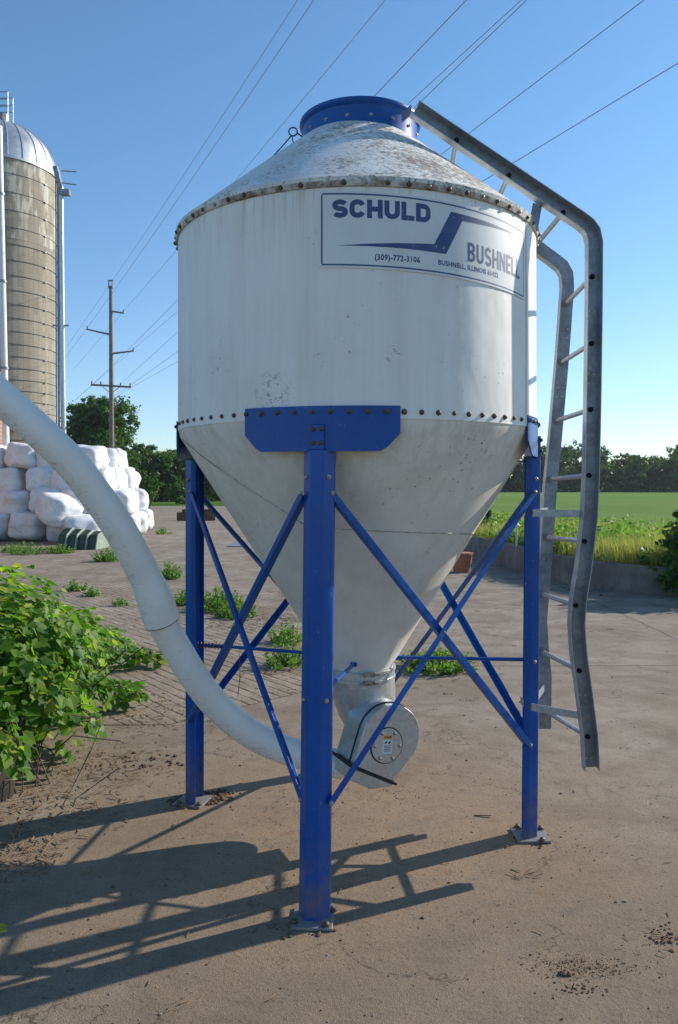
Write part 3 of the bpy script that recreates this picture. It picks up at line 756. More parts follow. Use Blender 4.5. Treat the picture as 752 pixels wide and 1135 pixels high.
# ------------------------------------------------------------------ ladder
def channel(path, flangeY, wd=.071, fl=.055, th=.0035):
    """C-channel along a path of (x, y, z) in roughly the XZ plane, flanges towards flangeY"""
    mb = MB(); s = flangeY; h_ = wd/2
    sec = [(-h_, s*fl), (-h_, 0), (h_, 0), (h_, s*fl), (h_-th, s*fl), (h_-th, s*th), (-h_+th, s*th), (-h_+th, s*fl)]
    pts = [Vector(p) for p in path]; n = len(pts); vs = []
    for i, p in enumerate(pts):
        d1_ = (p-pts[i-1]).normalized() if i else None; d2_ = (pts[i+1]-p).normalized() if i < n-1 else None
        if d1_ is None: d1_ = d2_
        if d2_ is None: d2_ = d1_
        n1 = Vector((d1_.z, 0, -d1_.x)).normalized(); n2 = Vector((d2_.z, 0, -d2_.x)).normalized(); nn = (n1+n2).normalized(); k = 1/max(nn.dot(n1), .6)
        for a_, b_ in sec: vs.append(p+nn*a_*k+Vector((0, b_, 0)))
    q = len(sec); fs = [(i*q+j, i*q+(j+1) % q, (i+1)*q+(j+1) % q, (i+1)*q+j) for i in range(n-1) for j in range(q)]
    # caps split so the C stays open
    for b_ in (0, (n-1)*q): fs += [(b_+0, b_+1, b_+6, b_+7), (b_+1, b_+2, b_+5, b_+6), (b_+2, b_+3, b_+4, b_+5)]
    mb.add(vs, fs)
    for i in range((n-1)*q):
        if i % q in (0, 2, 3, 7, 4, 6): mb.m[i] = 1  # flange faces take the paler metal, web faces the darker one
    return mb
YN, YF = 3.77, 4.24
near = [(459, 124), (640, 246), (649, 253), (654, 260), (656.5, 272), (656, 350), (654.5, 450), (653, 520), (651, 570), (645, 625), (638.5, 665), (637, 690), (639, 722), (645, 765), (651, 812), (653, 850)]
farr = [(450, 165), (614, 286), (624, 294), (629, 303), (630, 318), (624, 400), (617, 480), (611, 540), (607, 600), (603, 650), (600, 688), (602, 720), (605, 750), (604.5, 808)]
wn = [P(x, y, YN) for x, y in near]; wf = [P(x, y, YF) for x, y in farr]
# slight buckling of the lower ends
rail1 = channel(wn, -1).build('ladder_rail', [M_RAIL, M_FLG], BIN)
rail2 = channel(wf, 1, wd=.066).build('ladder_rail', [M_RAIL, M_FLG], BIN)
def on_path(path, z):
    for a_, b_ in zip(path, path[1:]):
        if (a_.z-z)*(b_.z-z) <= 0 and abs(a_.z-b_.z) > 1e-6: return a_+(b_-a_)*((a_.z-z)/(a_.z-b_.z))
    return path[-1]
rz = [P(0, y, YN).z for y in (816, 743, 671, 600, 527, 454, 381, 307)]
rungp = [(on_path(wn, z), on_path(wf, z-.012)) for z in rz]
for (x, y) in ((624, 236), (564, 195), (506, 156)):
    p = P(x, y, YN); q = on_path(wf, p.z-.01); rungp.append((p, q))
for p, q in rungp:
    mb = MB(); mb.tube([p+Vector((0, .004, 0)), q-Vector((0, .004, 0))], .0125, 10); rg = mb.build('ladder_rung', M_FLG, BIN, smooth=40)
    mb = MB(); mb.tube([p+Vector((0, -.001, 0)), p+Vector((0, -.010, 0))], .0125, 12); mb.build('rung_end', M_HOLE, rg, smooth=40)
    mb = MB(); mb.tube([q+Vector((0, -.006, 0)), q+Vector((0, -.012, 0))], .021, 12); mb.build('rung_flange', M_RAIL, rg, smooth=40)
# punched holes (light shows through: small pale studs read as holes)
def hole_pairs(path, ys, Y, s, par):
    for y in ys:
        z = P(0, y, Y).z; p = on_path(path, z)
        for dx in (-.013, .013):
            mb = MB(); mb.tube([p+Vector((dx, s*.0003, 0)), p+Vector((dx, s*.0052, 0))], .0062, 8); mb.build('hole_light_stud', M_BOLTG, par, smooth=40)
hole_pairs(wn, (345, 350, 415, 425, 483, 556, 640, 770, 840), YN, -1, rail1)
hole_pairs(wf, (365, 375, 430, 440, 620, 740, 802), YF, -1, rail2)
# brackets holding the ladder to the leg and shell
for z, dz in ((1.622, 0), (.665, -.02)):
    p = legpos[1](z)+Vector((-.035, -.045, 0)); q = on_path(wn, z+dz)+Vector((-.01, .0, 0)); q.z = z+dz
    mb = MB(); mb.bar(p, q+Vector((0, .006, 0)), .036, .005, (0, 0, 1)); mb.bar(p+Vector((0, .003, 0)), p+Vector((.0, .12, 0)), .036, .005, (0, 0, 1))
    o = mb.build('ladder_bracket', M_FLG, BIN); bolt('bracket_bolt', BM_R, o, p+Vector((.012, -.004, .004)), (0, -1, 0), .9)
    q2 = on_path(wf, z); mb = MB(); mb.bar(legpos[1](z)+Vector((.03, .05, 0)), q2+Vector((-.01, -.01, 0)), .036, .005, (0, 0, 1)); mb.build('ladder_bracket', M_FLG, BIN)
p = P(596, 226, YN+.01); q = Vector((BX+.914*math.sin(R(66)), BY-.914*math.cos(R(66)), ZT-.02)); mb = MB(); mb.bar(p, q, .045, .005, (1, 0, 0)); mb.build('ladder_bracket', M_FLG, BIN)
p = P(463, 122, YN); mb = MB(); mb.bar(p+Vector((-.03, .0, .0)), Vector((CXY[0]+.20, CXY[1]-.235, 3.575)), .05, .005, (0, 0, 1)); mb.build('ladder_bracket', M_GALV, BIN)

# ------------------------------------------------------------------ unloader boot under the hopper
mb = MB()
def ringtube(mb, rings, n=40, caps=(False, False)):
    vs = []
    for c, r_, nrm in rings:
        nrm = Vector(nrm).normalized(); a_ = Vector((1, 0, 0)); a_ = (a_-nrm*a_.dot(nrm)).normalized(); b_ = nrm.cross(a_)
        for k in range(n): th = 2*math.pi*k/n; vs.append(Vector(c)+(a_*math.cos(th)+b_*math.sin(th))*r_)
    fs = [(i*n+k, i*n+(k+1) % n, (i+1)*n+(k+1) % n, (i+1)*n+k) for i in range(len(rings)-1) for k in range(n)]
    if caps[0]: fs.append(tuple(range(n)))
    if caps[1]: fs.append(tuple((len(rings)-1)*n+k for k in range(n-1, -1, -1)))
    mb.add(vs, fs)
ox = BX+HX
ringtube(mb, [((ox, BY, .81), .177, (0, 0, 1)), ((ox, BY, .79), .179, (0, 0, 1)), ((ox+.012, BY, .66), .172, (.10, 0, 1)), ((ox+.035, BY, .52), .150, (.25, 0, 1)), ((ox+.05, BY, .45), .125, (.3, 0, 1))], 48)
boot = mb.build('unloader_boot', M_GALV, BIN, smooth=40)
for z, r_ in ((.812, .185), (.768, .183)):
    mb = MB(); mb.lathe([(r_-.008, z-.008), (r_, z-.006), (r_, z+.006), (r_-.008, z+.008)], (ox, BY), 60, closed=True); cb = mb.build('clamp_band', M_GALV, boot, smooth=30)
    mb = MB(); d = out(R(12)); c = Vector((ox, BY, z))+d*(r_+.006); mb.box(c, (.055, .02, .022), Matrix.Rotation(R(12), 3, 'Z')); mb.tube([c-tan(R(12))*.05+d*.008, c+tan(R(12))*.05+d*.008], .005, 8)
    mb.build('clamp_latch', M_BOLTG, boot, smooth=40)
# round-topped housing: local x right along the face, y up along the face, z out of the face
yaw = R(24); tilt = R(-27)
face_c = P(431, 822, 3.80)
MX = Matrix.Translation(face_c) @ Matrix.Rotation(yaw, 4, 'Z') @ Matrix.Rotation(R(90), 4, 'X') @ Matrix.Rotation(tilt, 4, 'Z')
W2 = .158
prof = [(-.125, -.165), (.105, -.165)]+[(.006+W2*math.cos(R(a_)), .022+W2*math.sin(R(a_))) for a_ in range(-16, 197, 8)]
mb = MB(); mb.prism(prof, MX, -.21, 0); hs_ = mb.build('boot_housing', M_GALV, boot, smooth=35, bevel=.003)
mb = MB(); rim = [(x*1.03, .02+(y-.02)*1.03) for x, y in prof]; mb.prism(rim, MX, -.055, -.048); mb.build('housing_seam', M_DARK, boot, smooth=35)
mb = MB(); mb.prism([(-.155, -.177), (.135, -.177), (.135, -.166), (-.155, -.166)], MX, -.22, .006); mb.build('rubber_gasket', M_DARK, boot)
mb = MB(); mb.prism([(-.145, -.178), (.12, -.178), (.115, -.190), (.02, -.235), (-.12, -.235)], MX, -.20, -.003); mb.build('boot_trough', M_GALV, boot, bevel=.003)
cc = (-.003, -.020); cv = [(cc[0]+.083*math.cos(2*math.pi*k/36), cc[1]+.083*math.sin(2*math.pi*k/36)) for k in range(36)]
mb = MB(); mb.prism([(cc[0]+(x-cc[0])*1.07, cc[1]+(y-cc[1])*1.07) for x, y in cv], MX, .0005, .003); mb.build('cover_gasket', M_DARK, boot)
mb = MB(); mb.prism(cv, MX, .003, .008); cover = mb.build('inspection_cover', M_GALV, boot)
M3 = MX.to_3x3()
for k in range(6):
    a_ = R(20+60*k); bolt('cover_bolt', BM_G, cover, MX @ Vector((cc[0]+.068*math.cos(a_), cc[1]+.068*math.sin(a_), .008)), M3 @ Vector((0, 0, 1)), .75)
M_LABW = simple('label_white', (.72, .72, .70), .5, 0, .1, 20); M_ORG = simple('label_orange', (.80, .30, .03), .5, 0, .15, 20); M_BLK = simple('label_black', (.03, .03, .03), .5)
ML = MX @ Matrix.Translation((cc[0]-.002, cc[1]+.005, 0)) @ Matrix.Rotation(R(22), 4, 'Z')
def rect(x0, y0, x1, y1): return [(x0, y0), (x1, y0), (x1, y1), (x0, y1)]
mb = MB(); mb.prism(rect(-.026, -.045, .026, .048), ML, .0083, .0091); lab = mb.build('warning_label', M_LABW, cover)
mb = MB(); mb.prism(rect(-.024, .026, .024, .046), ML, .0093, .0098); mb.build('label_band', M_ORG, lab)
mb = MB()
for k, x in enumerate((-.017, -.011, -.006, .0, .006, .011, .016)): mb.prism(rect(x-.0015, .033, x+.0012, .040), ML, .0100, .0104)
mb.prism([(-.016, .012), (-.004, .018), (-.002, .010), (-.012, .004)], ML, .0094, .0099); mb.prism([(.004, .006), (.012, .019), (.018, .012), (.012, .003)], ML, .0094, .0099)
for y in (-.006, -.014, -.022, -.030): mb.prism(rect(-.018, y-.0012, .018, y+.0012), ML, .0094, .0099)
mb.build('label_print', M_BLK, lab)

# ------------------------------------------------------------------ white feed pipe
cpx = [(-330, 330, 3.0), (-180, 350, 3.1), (-80, 385, 3.2), (-30, 415, 3.28), (18, 455, 3.35), (50, 484, 3.38), (81, 515, 3.42), (101, 541, 3.46), (119, 565, 3.49), (135, 590, 3.52), (149, 615, 3.56), (162, 641, 3.6), (172, 664, 3.63), (180, 688, 3.66), (190, 708, 3.7), (203, 730, 3.73), (219, 755, 3.77), (237, 778, 3.81), (258, 798, 3.84), (280, 814, 3.87), (303, 826, 3.9), (328, 835, 3.92), (355, 842, 3.93), (381, 848, 3.93)]
path = [P(*c) for c in cpx]
def smooth_path(pts, sub=4):
    res = []; n = len(pts)
    for i in range(n-1):
        p0, p1, p2, p3 = pts[max(i-1, 0)], pts[i], pts[i+1], pts[min(i+2, n-1)]
        for k in range(sub):
            t = k/sub; res.append(.5*((2*p1)+(p2-p0)*t+(2*p0-5*p1+4*p2-p3)*t*t+(3*p1-p0-3*p2+p3)*t**3))
    res.append(pts[-1]); return res
PIPE = thing('feed_pipe', 'long white plastic auger pipe curving down from the left into the bin boot', 'pipe', tuple(path[-1]))
sp = smooth_path(path); ji = 13*4
up_, lo_ = sp[:ji+1], sp[ji-2:]
rr = [.0735]*len(up_)
for i in range(len(up_)):
    k = len(up_)-1-i
    rr[i] = 0.0725+.0115*max(0, min(1, (8-k)/4))
mb = MB(); mb.tube(up_, rr, 40); u_ = mb.build('pipe_section', M_PIPE, PIPE, smooth=40)
mb = MB(); mb.tube(lo_, .0700, 40); mb.build('pipe_section', M_PIPE, PIPE, smooth=40)
mb = MB(); mb.tube([up_[-1]+(up_[-1]-up_[-2])*.02, up_[-1]+(up_[-1]-up_[-2]).normalized()*.004], .0832, 40); mb.build('joint_edge', simple('joint_grime', (.13, .12, .11), .8), PIPE, smooth=40)

# ------------------------------------------------------------------ silo
SD = 38.0; sx = (1-CX)/FPX*SD; SR = 2.56; zt = P(0, 193, SD).z
SILO = thing('stave_silo', 'tall concrete stave silo with domed metal cap and pale upper band', 'silo', (sx, SD, 0))
def make_stave(name, band):
    m, t, b = mat(name); h = N(t); co = h.co()
    sep = h.n('ShaderNodeSeparateXYZ'); h.l(co, sep.inputs[0])
    ang = h.math('ARCTAN2', sep.outputs[0], sep.outputs[1])
    cmb = h.n('ShaderNodeCombineXYZ'); h.l(h.math('MULTIPLY', ang, SR), cmb.inputs[1]); h.l(sep.outputs[2], cmb.inputs[0])
    br = h.n('ShaderNodeTexBrick', offset=.5); h.l(cmb.outputs[0], br.inputs['Vector']); br.inputs['Scale'].default_value = 1
    br.inputs['Brick Width'].default_value = .76; br.inputs['Row Height'].default_value = .25; br.inputs['Mortar Size'].default_value = .008
    br.inputs['Color1'].default_value = (.37, .335, .27, 1); br.inputs['Color2'].default_value = (.29, .26, .21, 1); br.inputs['Mortar'].default_value = (.20, .17, .13, 1)
    c = br.outputs[0]
    st = h.ramp(h.noise(h.mapping(co, (1, 1, .12)), 2.4, 7, .75), .42, .72)
    c = h.mix(h.math('MULTIPLY', st, .65), c, (.17, .14, .10))
    if band:
        c = h.mix(h.math('MULTIPLY', st, .6), br.outputs[0], (.19, .165, .13))
        p = h.ramp(h.noise(h.mapping(co, (1.5, 1.5, .35)), 2.0, 3, .5), .50, .60)
        c = h.mix(h.math('MULTIPLY', p, .7), c, (.60, .58, .52))
    h.l(c, b.inputs['Base Color']); b.inputs['Roughness'].default_value = .95; return m
zb = P(0, 236, SD-SR).z-1.0
mb = MB(); mb.lathe([(SR, -.02), (SR, zb)], (sx, SD), 72); wall_ = mb.build('wall', make_stave('silo_staves', 0), SILO, smooth=180)
mb = MB(); mb.lathe([(SR+.01, zb), (SR+.01, zt)], (sx, SD), 72); mb.build('upper_band', make_stave('silo_upper_staves', 1), SILO, smooth=180)
z = 1.0; step = 0
while z < zt-.2:
    mb = MB(); mb.lathe([(SR+.012, z-.012), (SR+.034, z), (SR+.012, z+.012)], (sx, SD), 72)
    # turnbuckle lugs
    for a_ in (R(-38+step*7), R(35), R(72)):
        d = out(a_); mb.box(Vector((sx, SD, z))+d*(SR+.05), (.10, .07, .05), Matrix.Rotation(a_, 3, 'Z'))
    mb.build('hoop', M_RAIL, SILO); z += .30+.62*(z/zt)**1.1; step = (step+1) % 5
dome = [(SR+.06, zt-.12), (SR+.06, zt)]+[((SR+.05)*math.cos(a_), zt+2.4*math.sin(a_)) for a_ in [R(x) for x in range(0, 86, 6)]]+[(.25, zt+2.41), (.001, zt+2.45)]
mb = MB(); mb.lathe(dome, (sx, SD), 72); dm = mb.build('dome', make_galv('dome_metal', (.62, .64, .66), (.40, .42, .44), .38, .7, 2), SILO, smooth=40)
for k in range(24):
    ph = 2*math.pi*k/24; d = out(ph); mb = MB()
    mb.tube([Vector((sx, SD, 0))+d*(r_+.01)+Vector((0, 0, z_)) for r_, z_ in dome[2:-2]], .028, 4); mb.build('dome_rib', M_GALV, dm)
mb = MB(); zc = zt+2.4
mb.tube([(sx+.05, SD, zc), (sx+.05, SD, zc+.45)], .34, 12)
for dx in (-.42, .42):
    for dy in (-.3, .3): mb.tube([(sx+.05+dx, SD+dy, zc+.1), (sx+.05+dx, SD+dy, zc+1.45)], .022, 5)
for zz in (.75, 1.1, 1.45):
    mb.tube([(sx+.05-.42, SD-.3, zc+zz), (sx+.05+.42, SD-.3, zc+zz), (sx+.05+.42, SD+.3, zc+zz), (sx+.05-.42, SD+.3, zc+zz), (sx+.05-.42, SD-.3, zc+zz)], .02, 5)
mb.build('top_platform', M_RAIL, SILO)
# unloading chute standing off the right side, with its hood
yr = SD-2.0; xr = (73-CX)/FPX*yr
mb = MB(); mb.tube([(xr, yr, 0), (xr-.12, yr, 6), (xr-.22, yr, P(0, 225, SD).z)], .115, 12); mb.build('side_pipe', M_GALV, SILO, smooth=40)
mb = MB(); mb.tube([(xr-.28, yr, 0), (xr-.36, yr, P(0, 210, SD).z)], .05, 6)
mb.tube([(xr-.40, yr, 0), (xr-.46, yr, P(0, 210, SD).z)], .03, 6); mb.build('ladder_tube', M_RAIL, SILO)
mb = MB(); ztp = P(0, 225, SD).z
mb.box((xr-.05, yr, ztp-.25), (.50, .3, .25)); mb.build('spout_hood', M_RAIL, SILO)
mb = MB(); mb.box((xr-.34, yr, ztp+.42), (.20, .3, 1.04), Matrix.Rotation(R(-14), 3, 'Y')); mb.build('spout_cover', M_RAIL, SILO)
for a_, b_ in ((.2, .1), (.75, .7)):
    mb = MB(); mb.tube([(xr-.17, yr, ztp+a_), (xr+.5, yr, ztp+b_)], .028, 5); mb.build('spout_bar', M_RAIL, SILO)
for zz in (4.5, 9.2):
    mb = MB(); mb.box((xr-.22, yr, zz), (.75, .08, .07)); mb.build('pipe_strut', M_RAIL, SILO)
# white filler pipe standing free in front of the silo
FD = 27.0
FP = thing('filler_pipe', 'thin tall white blower pipe standing in front of the silo', 'pipe', tuple(P(9, 540, FD).xy)+(0,))
mb = MB(); b0_, b1_ = P(8, 540, FD), P(-1, 140, FD); mb.tube([(b0_.x, FD, 0), b0_, b1_], .115, 14); mb.build('tube', simple('white_pipe_paint', (.72, .73, .74), .4, 0, .15, 3), FP, smooth=40)
for py in (215, 312, 408): 
    c = P(-1+9*(py-140)/400, py, FD); mb = MB(); mb.tube([c+Vector((0, 0, -.04)), c+Vector((0, 0, .04))], .15, 14); mb.build('flange', M_RAIL, FP, smooth=40)
# brick barn at the edge
m, t, b = mat('red_brick'); h = N(t); br = h.n('ShaderNodeTexBrick'); h.l(h.mapping(h.co(), (1, 1, 1), (R(90), 0, 0)), br.inputs['Vector']); br.inputs['Scale'].default_value = 3.2
br.inputs['Color1'].default_value = (.42, .16, .07, 1); br.inputs['Color2'].default_value = (.33, .12, .06, 1); br.inputs['Mortar'].default_value = (.32, .27, .22, 1)
h.l(br.outputs[0], b.inputs['Base Color']); b.inputs['Roughness'].default_value = .9
BN = thing('brick_barn', 'orange red brick farm building at the left edge beside the silo', 'building', (-13, 30.3, 0))
mb = MB(); mb.box((-17.0, 25.65, 3.0), (8.0, 9.3, 6.0)); mb.build('wall', m, BN)
mb = MB(); mb.prism([(-4.25, 0), (4.25, 0), (0, 2.4)], Matrix.Translation((-17.0, 30.4, 6.003)) @ Matrix.Rotation(R(90), 4, 'X'), 0, 9.5); mb.build('roof', simple('old_roof_metal', (.25, .24, .23), .6), BN)

# ------------------------------------------------------------------ utility pole and wires
PD = 55.0
UP = thing('utility_pole', 'tall wooden utility pole with side arms rising behind the tree', 'utility pole', (P(123, 540, PD).x, PD, 0))
pb = P(124, 540, PD); ptp = P(123, 317, PD)
mb = MB(); mb.tube([(pb.x, PD, -.05), (pb.x, PD, 5), ptp], [.20, .18, .12], 12); shaft = mb.build('shaft', M_WOOD, UP, smooth=40)
mb = MB(); c = P(123, 316, PD); mb.box(c+Vector((-.13, 0, .05)), (.05, .2, .55)); mb.box(c+Vector((.13, 0, .05)), (.05, .2, .55)); mb.box(c+Vector((0, 0, .32)), (.36, .22, .05)); mb.build('top_bracket', M_RAIL, UP)
for (x0, y0, x1, y1) in ((123, 371, 97, 365), (124, 345, 137, 347), (124, 392, 148, 389)):
    mb = MB(); a_, b_ = P(x0, y0, PD), P(x1, y1, PD); mb.tube([a_, b_], [.075, .055], 8); o = mb.build('side_arm', M_WIRE, UP, smooth=40)
    mb = MB(); mb.tube([b_+Vector((0, 0, -.05)), b_+Vector((0, 0, .22))], [.06, .05], 8); mb.build('insulator', M_WIRE, o, smooth=40)
mb = MB(); a_, b_ = P(101, 426.5, PD-.2), P(145.5, 429, PD-.2); mb.bar(a_, b_, .13, .10, (0, 0, 1)); ca = mb.build('crossarm', M_WOOD, UP)
for px in (102, 112, 134, 144.5):
    c = P(px, 426.5+(px-101)*.056, PD-.2); mb = MB(); mb.tube([c, c+Vector((0, 0, .26))], [.05, .05], 8); mb.build('insulator', M_WIRE, ca, smooth=40)
mb = MB(); 
for px in (114, 133): mb.bar(P(px, 429, PD-.28), P(123.5, 436, PD-.28), .05, .02, (0, 0, 1))
mb.build('arm_brace', M_RAIL, UP)
u_dir = Vector((-416/FPX, 1, 0)).normalized()
wires = [((122, 315), (330, 0), 'leftmost and highest of the thin power lines, running off the pole top'),
         ((97, 363), (348, 0), 'power line off the long left arm, just right of the leftmost wire'),
         ((137, 345), (427, 0), 'power line off the short upper right arm, crossing the sky left of the lid'),
         ((103, 426), (517, 0), 'power line that vanishes behind the blue lid of the bin'),
         ((148, 387), (578, 0), 'left one of the close pair of power lines right of the blue lid'),
         ((133, 426), (584, 0), 'right one of the close pair of power lines right of the blue lid'),
         ((144.5, 427), (714, 0), 'power line passing behind the sloping top of the ladder'),
         ((146, 429), (752, 70), 'lowest and rightmost power line, crossing above the bend of the ladder')]
for (a_, b_, lab_) in wires:
    p0 = P(a_[0], a_[1], PD-.1)
    k = (b_[0]-CX)/FPX; tt = (p0.x-k*p0.y)/(u_dir.x-k*u_dir.y); q = p0-u_dir*tt; q.z = P(0, b_[1], q.y).z
    sl = (q-p0); ln = sl.length; pts = []
    for i in range(-6, 17):
        s_ = i/8; x = p0+Vector((sl.x, sl.y, 0))*s_
        x.z = p0.z+sl.z*s_ if s_ > 0 else p0.z-.012*abs(s_)*ln+.0*ln
        if s_ > 0: x.z -= .5*(s_*(1-s_))
        pts.append(x)
    mb = MB(); mb.tube([v for v in pts], .008, 5, caps=False); o = mb.build('power_line', M_WIRE, loc=tuple(p0), smooth=180)
    tag(o, lab_, 'power line', 'power lines fanning across the sky')

# ------------------------------------------------------------------ trees
tree('broadleaf_tree', 'big round dark green tree behind the utility pole', (P(112, 0, 88).x, 88, 0), 11.8, 9.8, 46000, .30, M_TREE, 3, low=.10, nb=22)
HG = 'trees closing the far end of the yard'
hed = [(62, 84, 6.0, 7, 'low tree between the silo foot and the big round tree'), (168, 96, 7.2, 8, 'tree just right of the big round tree, above the bush'),
       (196, 100, 6.6, 7, 'tree behind the left rear leg of the bin'), (222, 98, 6.2, 7, 'tree seen between the left rear leg and the hopper'),
       (250, 100, 6.5, 7, 'tree mostly hidden behind the hopper, left part'), (140, 105, 8.0, 8, 'taller tree filling the gap right of the pole'), (20, 90, 7.0, 9, 'tree low behind the bale stack by the silo')]
for i, (px, d, h_, w_, lb) in enumerate(hed):
    tree('broadleaf_tree', lb, (P(px, 0, d).x, d, 0), h_, w_, 15000, .28, M_TREE, 20+i, HG, low=.02, nb=10)
tree('bush', 'rounded bright green bush at the end of the yard right of the bales', (P(158, 0, 62).x, 62, 0), 3.1, 3.6, 5000, .20, M_TREE, 61, low=.0, trunk=False, nb=9, cat='bush')
tree('bush', 'small bush on the grass beside the left rear leg', (P(196, 0, 80).x, 80, 0), 3.0, 3.6, 3500, .22, M_TREE, 62, low=.0, trunk=False, nb=8, cat='bush')
# far wood behind the field
mb = MB(); r_ = random.Random(5); tb = MB()
for i in range(62):
    x = 6+i*2.2+r_.uniform(-1, 1); y = 165+r_.uniform(-6, 16); h_ = 9.6+2.4*noise.noise(Vector((x*.07, 0, 3)))+r_.uniform(-1.2, 1.0); ww = r_.uniform(5, 8)
    bl = [(x+r_.uniform(-.5, .5)*ww*(1-.14*k), y+r_.uniform(-2, 2), 1.0+(h_-2.6)*k/4, ww*.36, ww*.36, h_*.17) for k in range(5)]+[(x, y-3, .9, ww*.5, 1.5, 1.3)]
    crown(mb, bl, 3300, .50, r_, cl=.5, zmin=.5)
    bl = [(x+1+r_.uniform(-1, 1), y+16, h_*.3, 3.4, 2, h_*.36), (x+2.5, y+14, h_*.55, 3.0, 2, h_*.33)]; crown(mb, bl, 1300, .8, r_, cl=.6, zmin=.5)
    tb.tube([(x, y, .4), (x, y, h_*.8)], [.25, .1], 5)
wd_ = mb.build('distant_wood', M_TREE2); wd_['label'] = 'dark green wood along the far edge of the field'; wd_['category'] = 'wood'; wd_['kind'] = 'stuff'
tb.build('trunks', M_BARK, wd_)

# ------------------------------------------------------------------ weeds behind the wall
def blade(mb, p, h_, w_, r, lean=.4):
    a_ = r.uniform(0, 6.28); d = Vector((math.cos(a_), math.sin(a_), 0)); s = Vector((-d.y, d.x, 0))*w_; l = d*h_*lean*r.uniform(.2, 1)
    mb.add([p-s, p+s, p+l*.4+Vector((0, 0, h_*.6))+s*.7, p+l*.4+Vector((0, 0, h_*.6))-s*.7, p+l+Vector((0, 0, h_))], [(0, 1, 2, 3), (3, 2, 4)])
r_ = random.Random(11); g1 = MB(); g2 = MB()
def wall_x(y):
    for (xa, ya), (xb, yb) in zip(WL, WL[1:]):
        if yb <= y <= ya: return xa+(xb-xa)*(ya-y)/(ya-yb)
    return WL[0][0] if y > WL[0][1] else WL[-1][0]
cnt = 0
while cnt < 21000:
    y = 11.8+(r_.random()**1.5)*17; x = wall_x(y)+.12+abs(r_.gauss(0, 1.0))*(2.2 if y > 13 else 3.0)
    if x > 14: continue
    cnt += 1; z = .40
    nn = noise.noise(Vector((x*.6, y*.35, 0)))
    if nn+r_.uniform(-.25, .25) > .02:
        h_ = r_.uniform(.12, .55); q = Vector((x, y, z))
        for _ in range(4): leafquad(g1, q+Vector((r_.gauss(0, .05), r_.gauss(0, .05), h_*r_.uniform(.2, 1.1))), r_.uniform(.05, .10), r_)
        blade(g1, q, h_, .006, r_)
    else:
        for _ in range(3): blade(g2, Vector((x+r_.gauss(0, .04), y+r_.gauss(0, .04), z)), r_.uniform(.15, .58), .005, r_, .5)
for g, m_s, nm, lb in ((g1, M_WEED, 'leafy_weeds', 'bright green leafy weeds growing above the retaining wall'), (g2, M_DRY, 'dry_grass', 'yellowing tall grass growing above the retaining wall')):
    o = g.build(nm, m_s); o['label'] = lb; o['category'] = 'weeds'; o['kind'] = 'stuff'
tree('bush', 'dark leafy bush over the end of the retaining wall at the right edge', (5.85, 12.35, 0), 1.46, 2.2, 14000, .085, M_TREE, 71, low=.0, trunk=False, nb=14, cat='bush')
tree('bush', 'dark bush half hidden behind the right side of the hopper', (P(527, 0, 21).x, 20.4, 0), 1.15, 1.5, 4000, .11, M_TREE, 72, low=.0, trunk=False, nb=8, cat='bush')
mb = MB(); c = P(573, 600, 16.5); mb.tube([(c.x, 16.5, .3), (c.x, 16.5, P(0, 566, 16.5).z)], .022, 8); tag(mb.build('marker_stake', simple('stake_white', (.7, .7, .66), .6), loc=(c.x, 16.5, .3), smooth=40), 'thin pale marker stake standing in the weeds behind the wall', 'stake')
c = G(512, 634); mb = MB(); mb.tube([(c.x, c.y, 0), (c.x, c.y, .03), (c.x, c.y, .34), (c.x, c.y, .36), (c.x, c.y, .40)], [.17, .175, .22, .245, .245], 20); tag(mb.build('clay_pot', simple('terracotta', (.42, .16, .09), .8, 0, .3, 6), loc=(c.x, c.y, 0), smooth=40), 'terracotta coloured pot on the yard behind the hopper', 'pot')
c = G(218, 577); mb = MB(); mb.box((c.x, c.y, .22), (2.0, .35, .44), Matrix.Rotation(R(3), 3, 'Z')); mb.box((c.x+.1, c.y+.1, .52), (1.7, .3, .15), Matrix.Rotation(R(4), 3, 'Z')); tag(mb.build('timber_beam', simple('old_brown_timber', (.15, .09, .06), .9, 0, .4, 4, bump=.4), loc=(c.x, c.y, 0), bevel=.02), 'short brown timber beams lying behind the left rear leg', 'timber')
c = G(266, 604); mb = MB(); mb.box((c.x, c.y, .015), (.52, 1.6, .02)); tag(mb.build('steel_plate', simple('grey_blue_plate', (.16, .19, .24), .6), loc=(c.x, c.y, 0)), 'flat grey blue plate lying on the yard left of the hopper', 'plate')

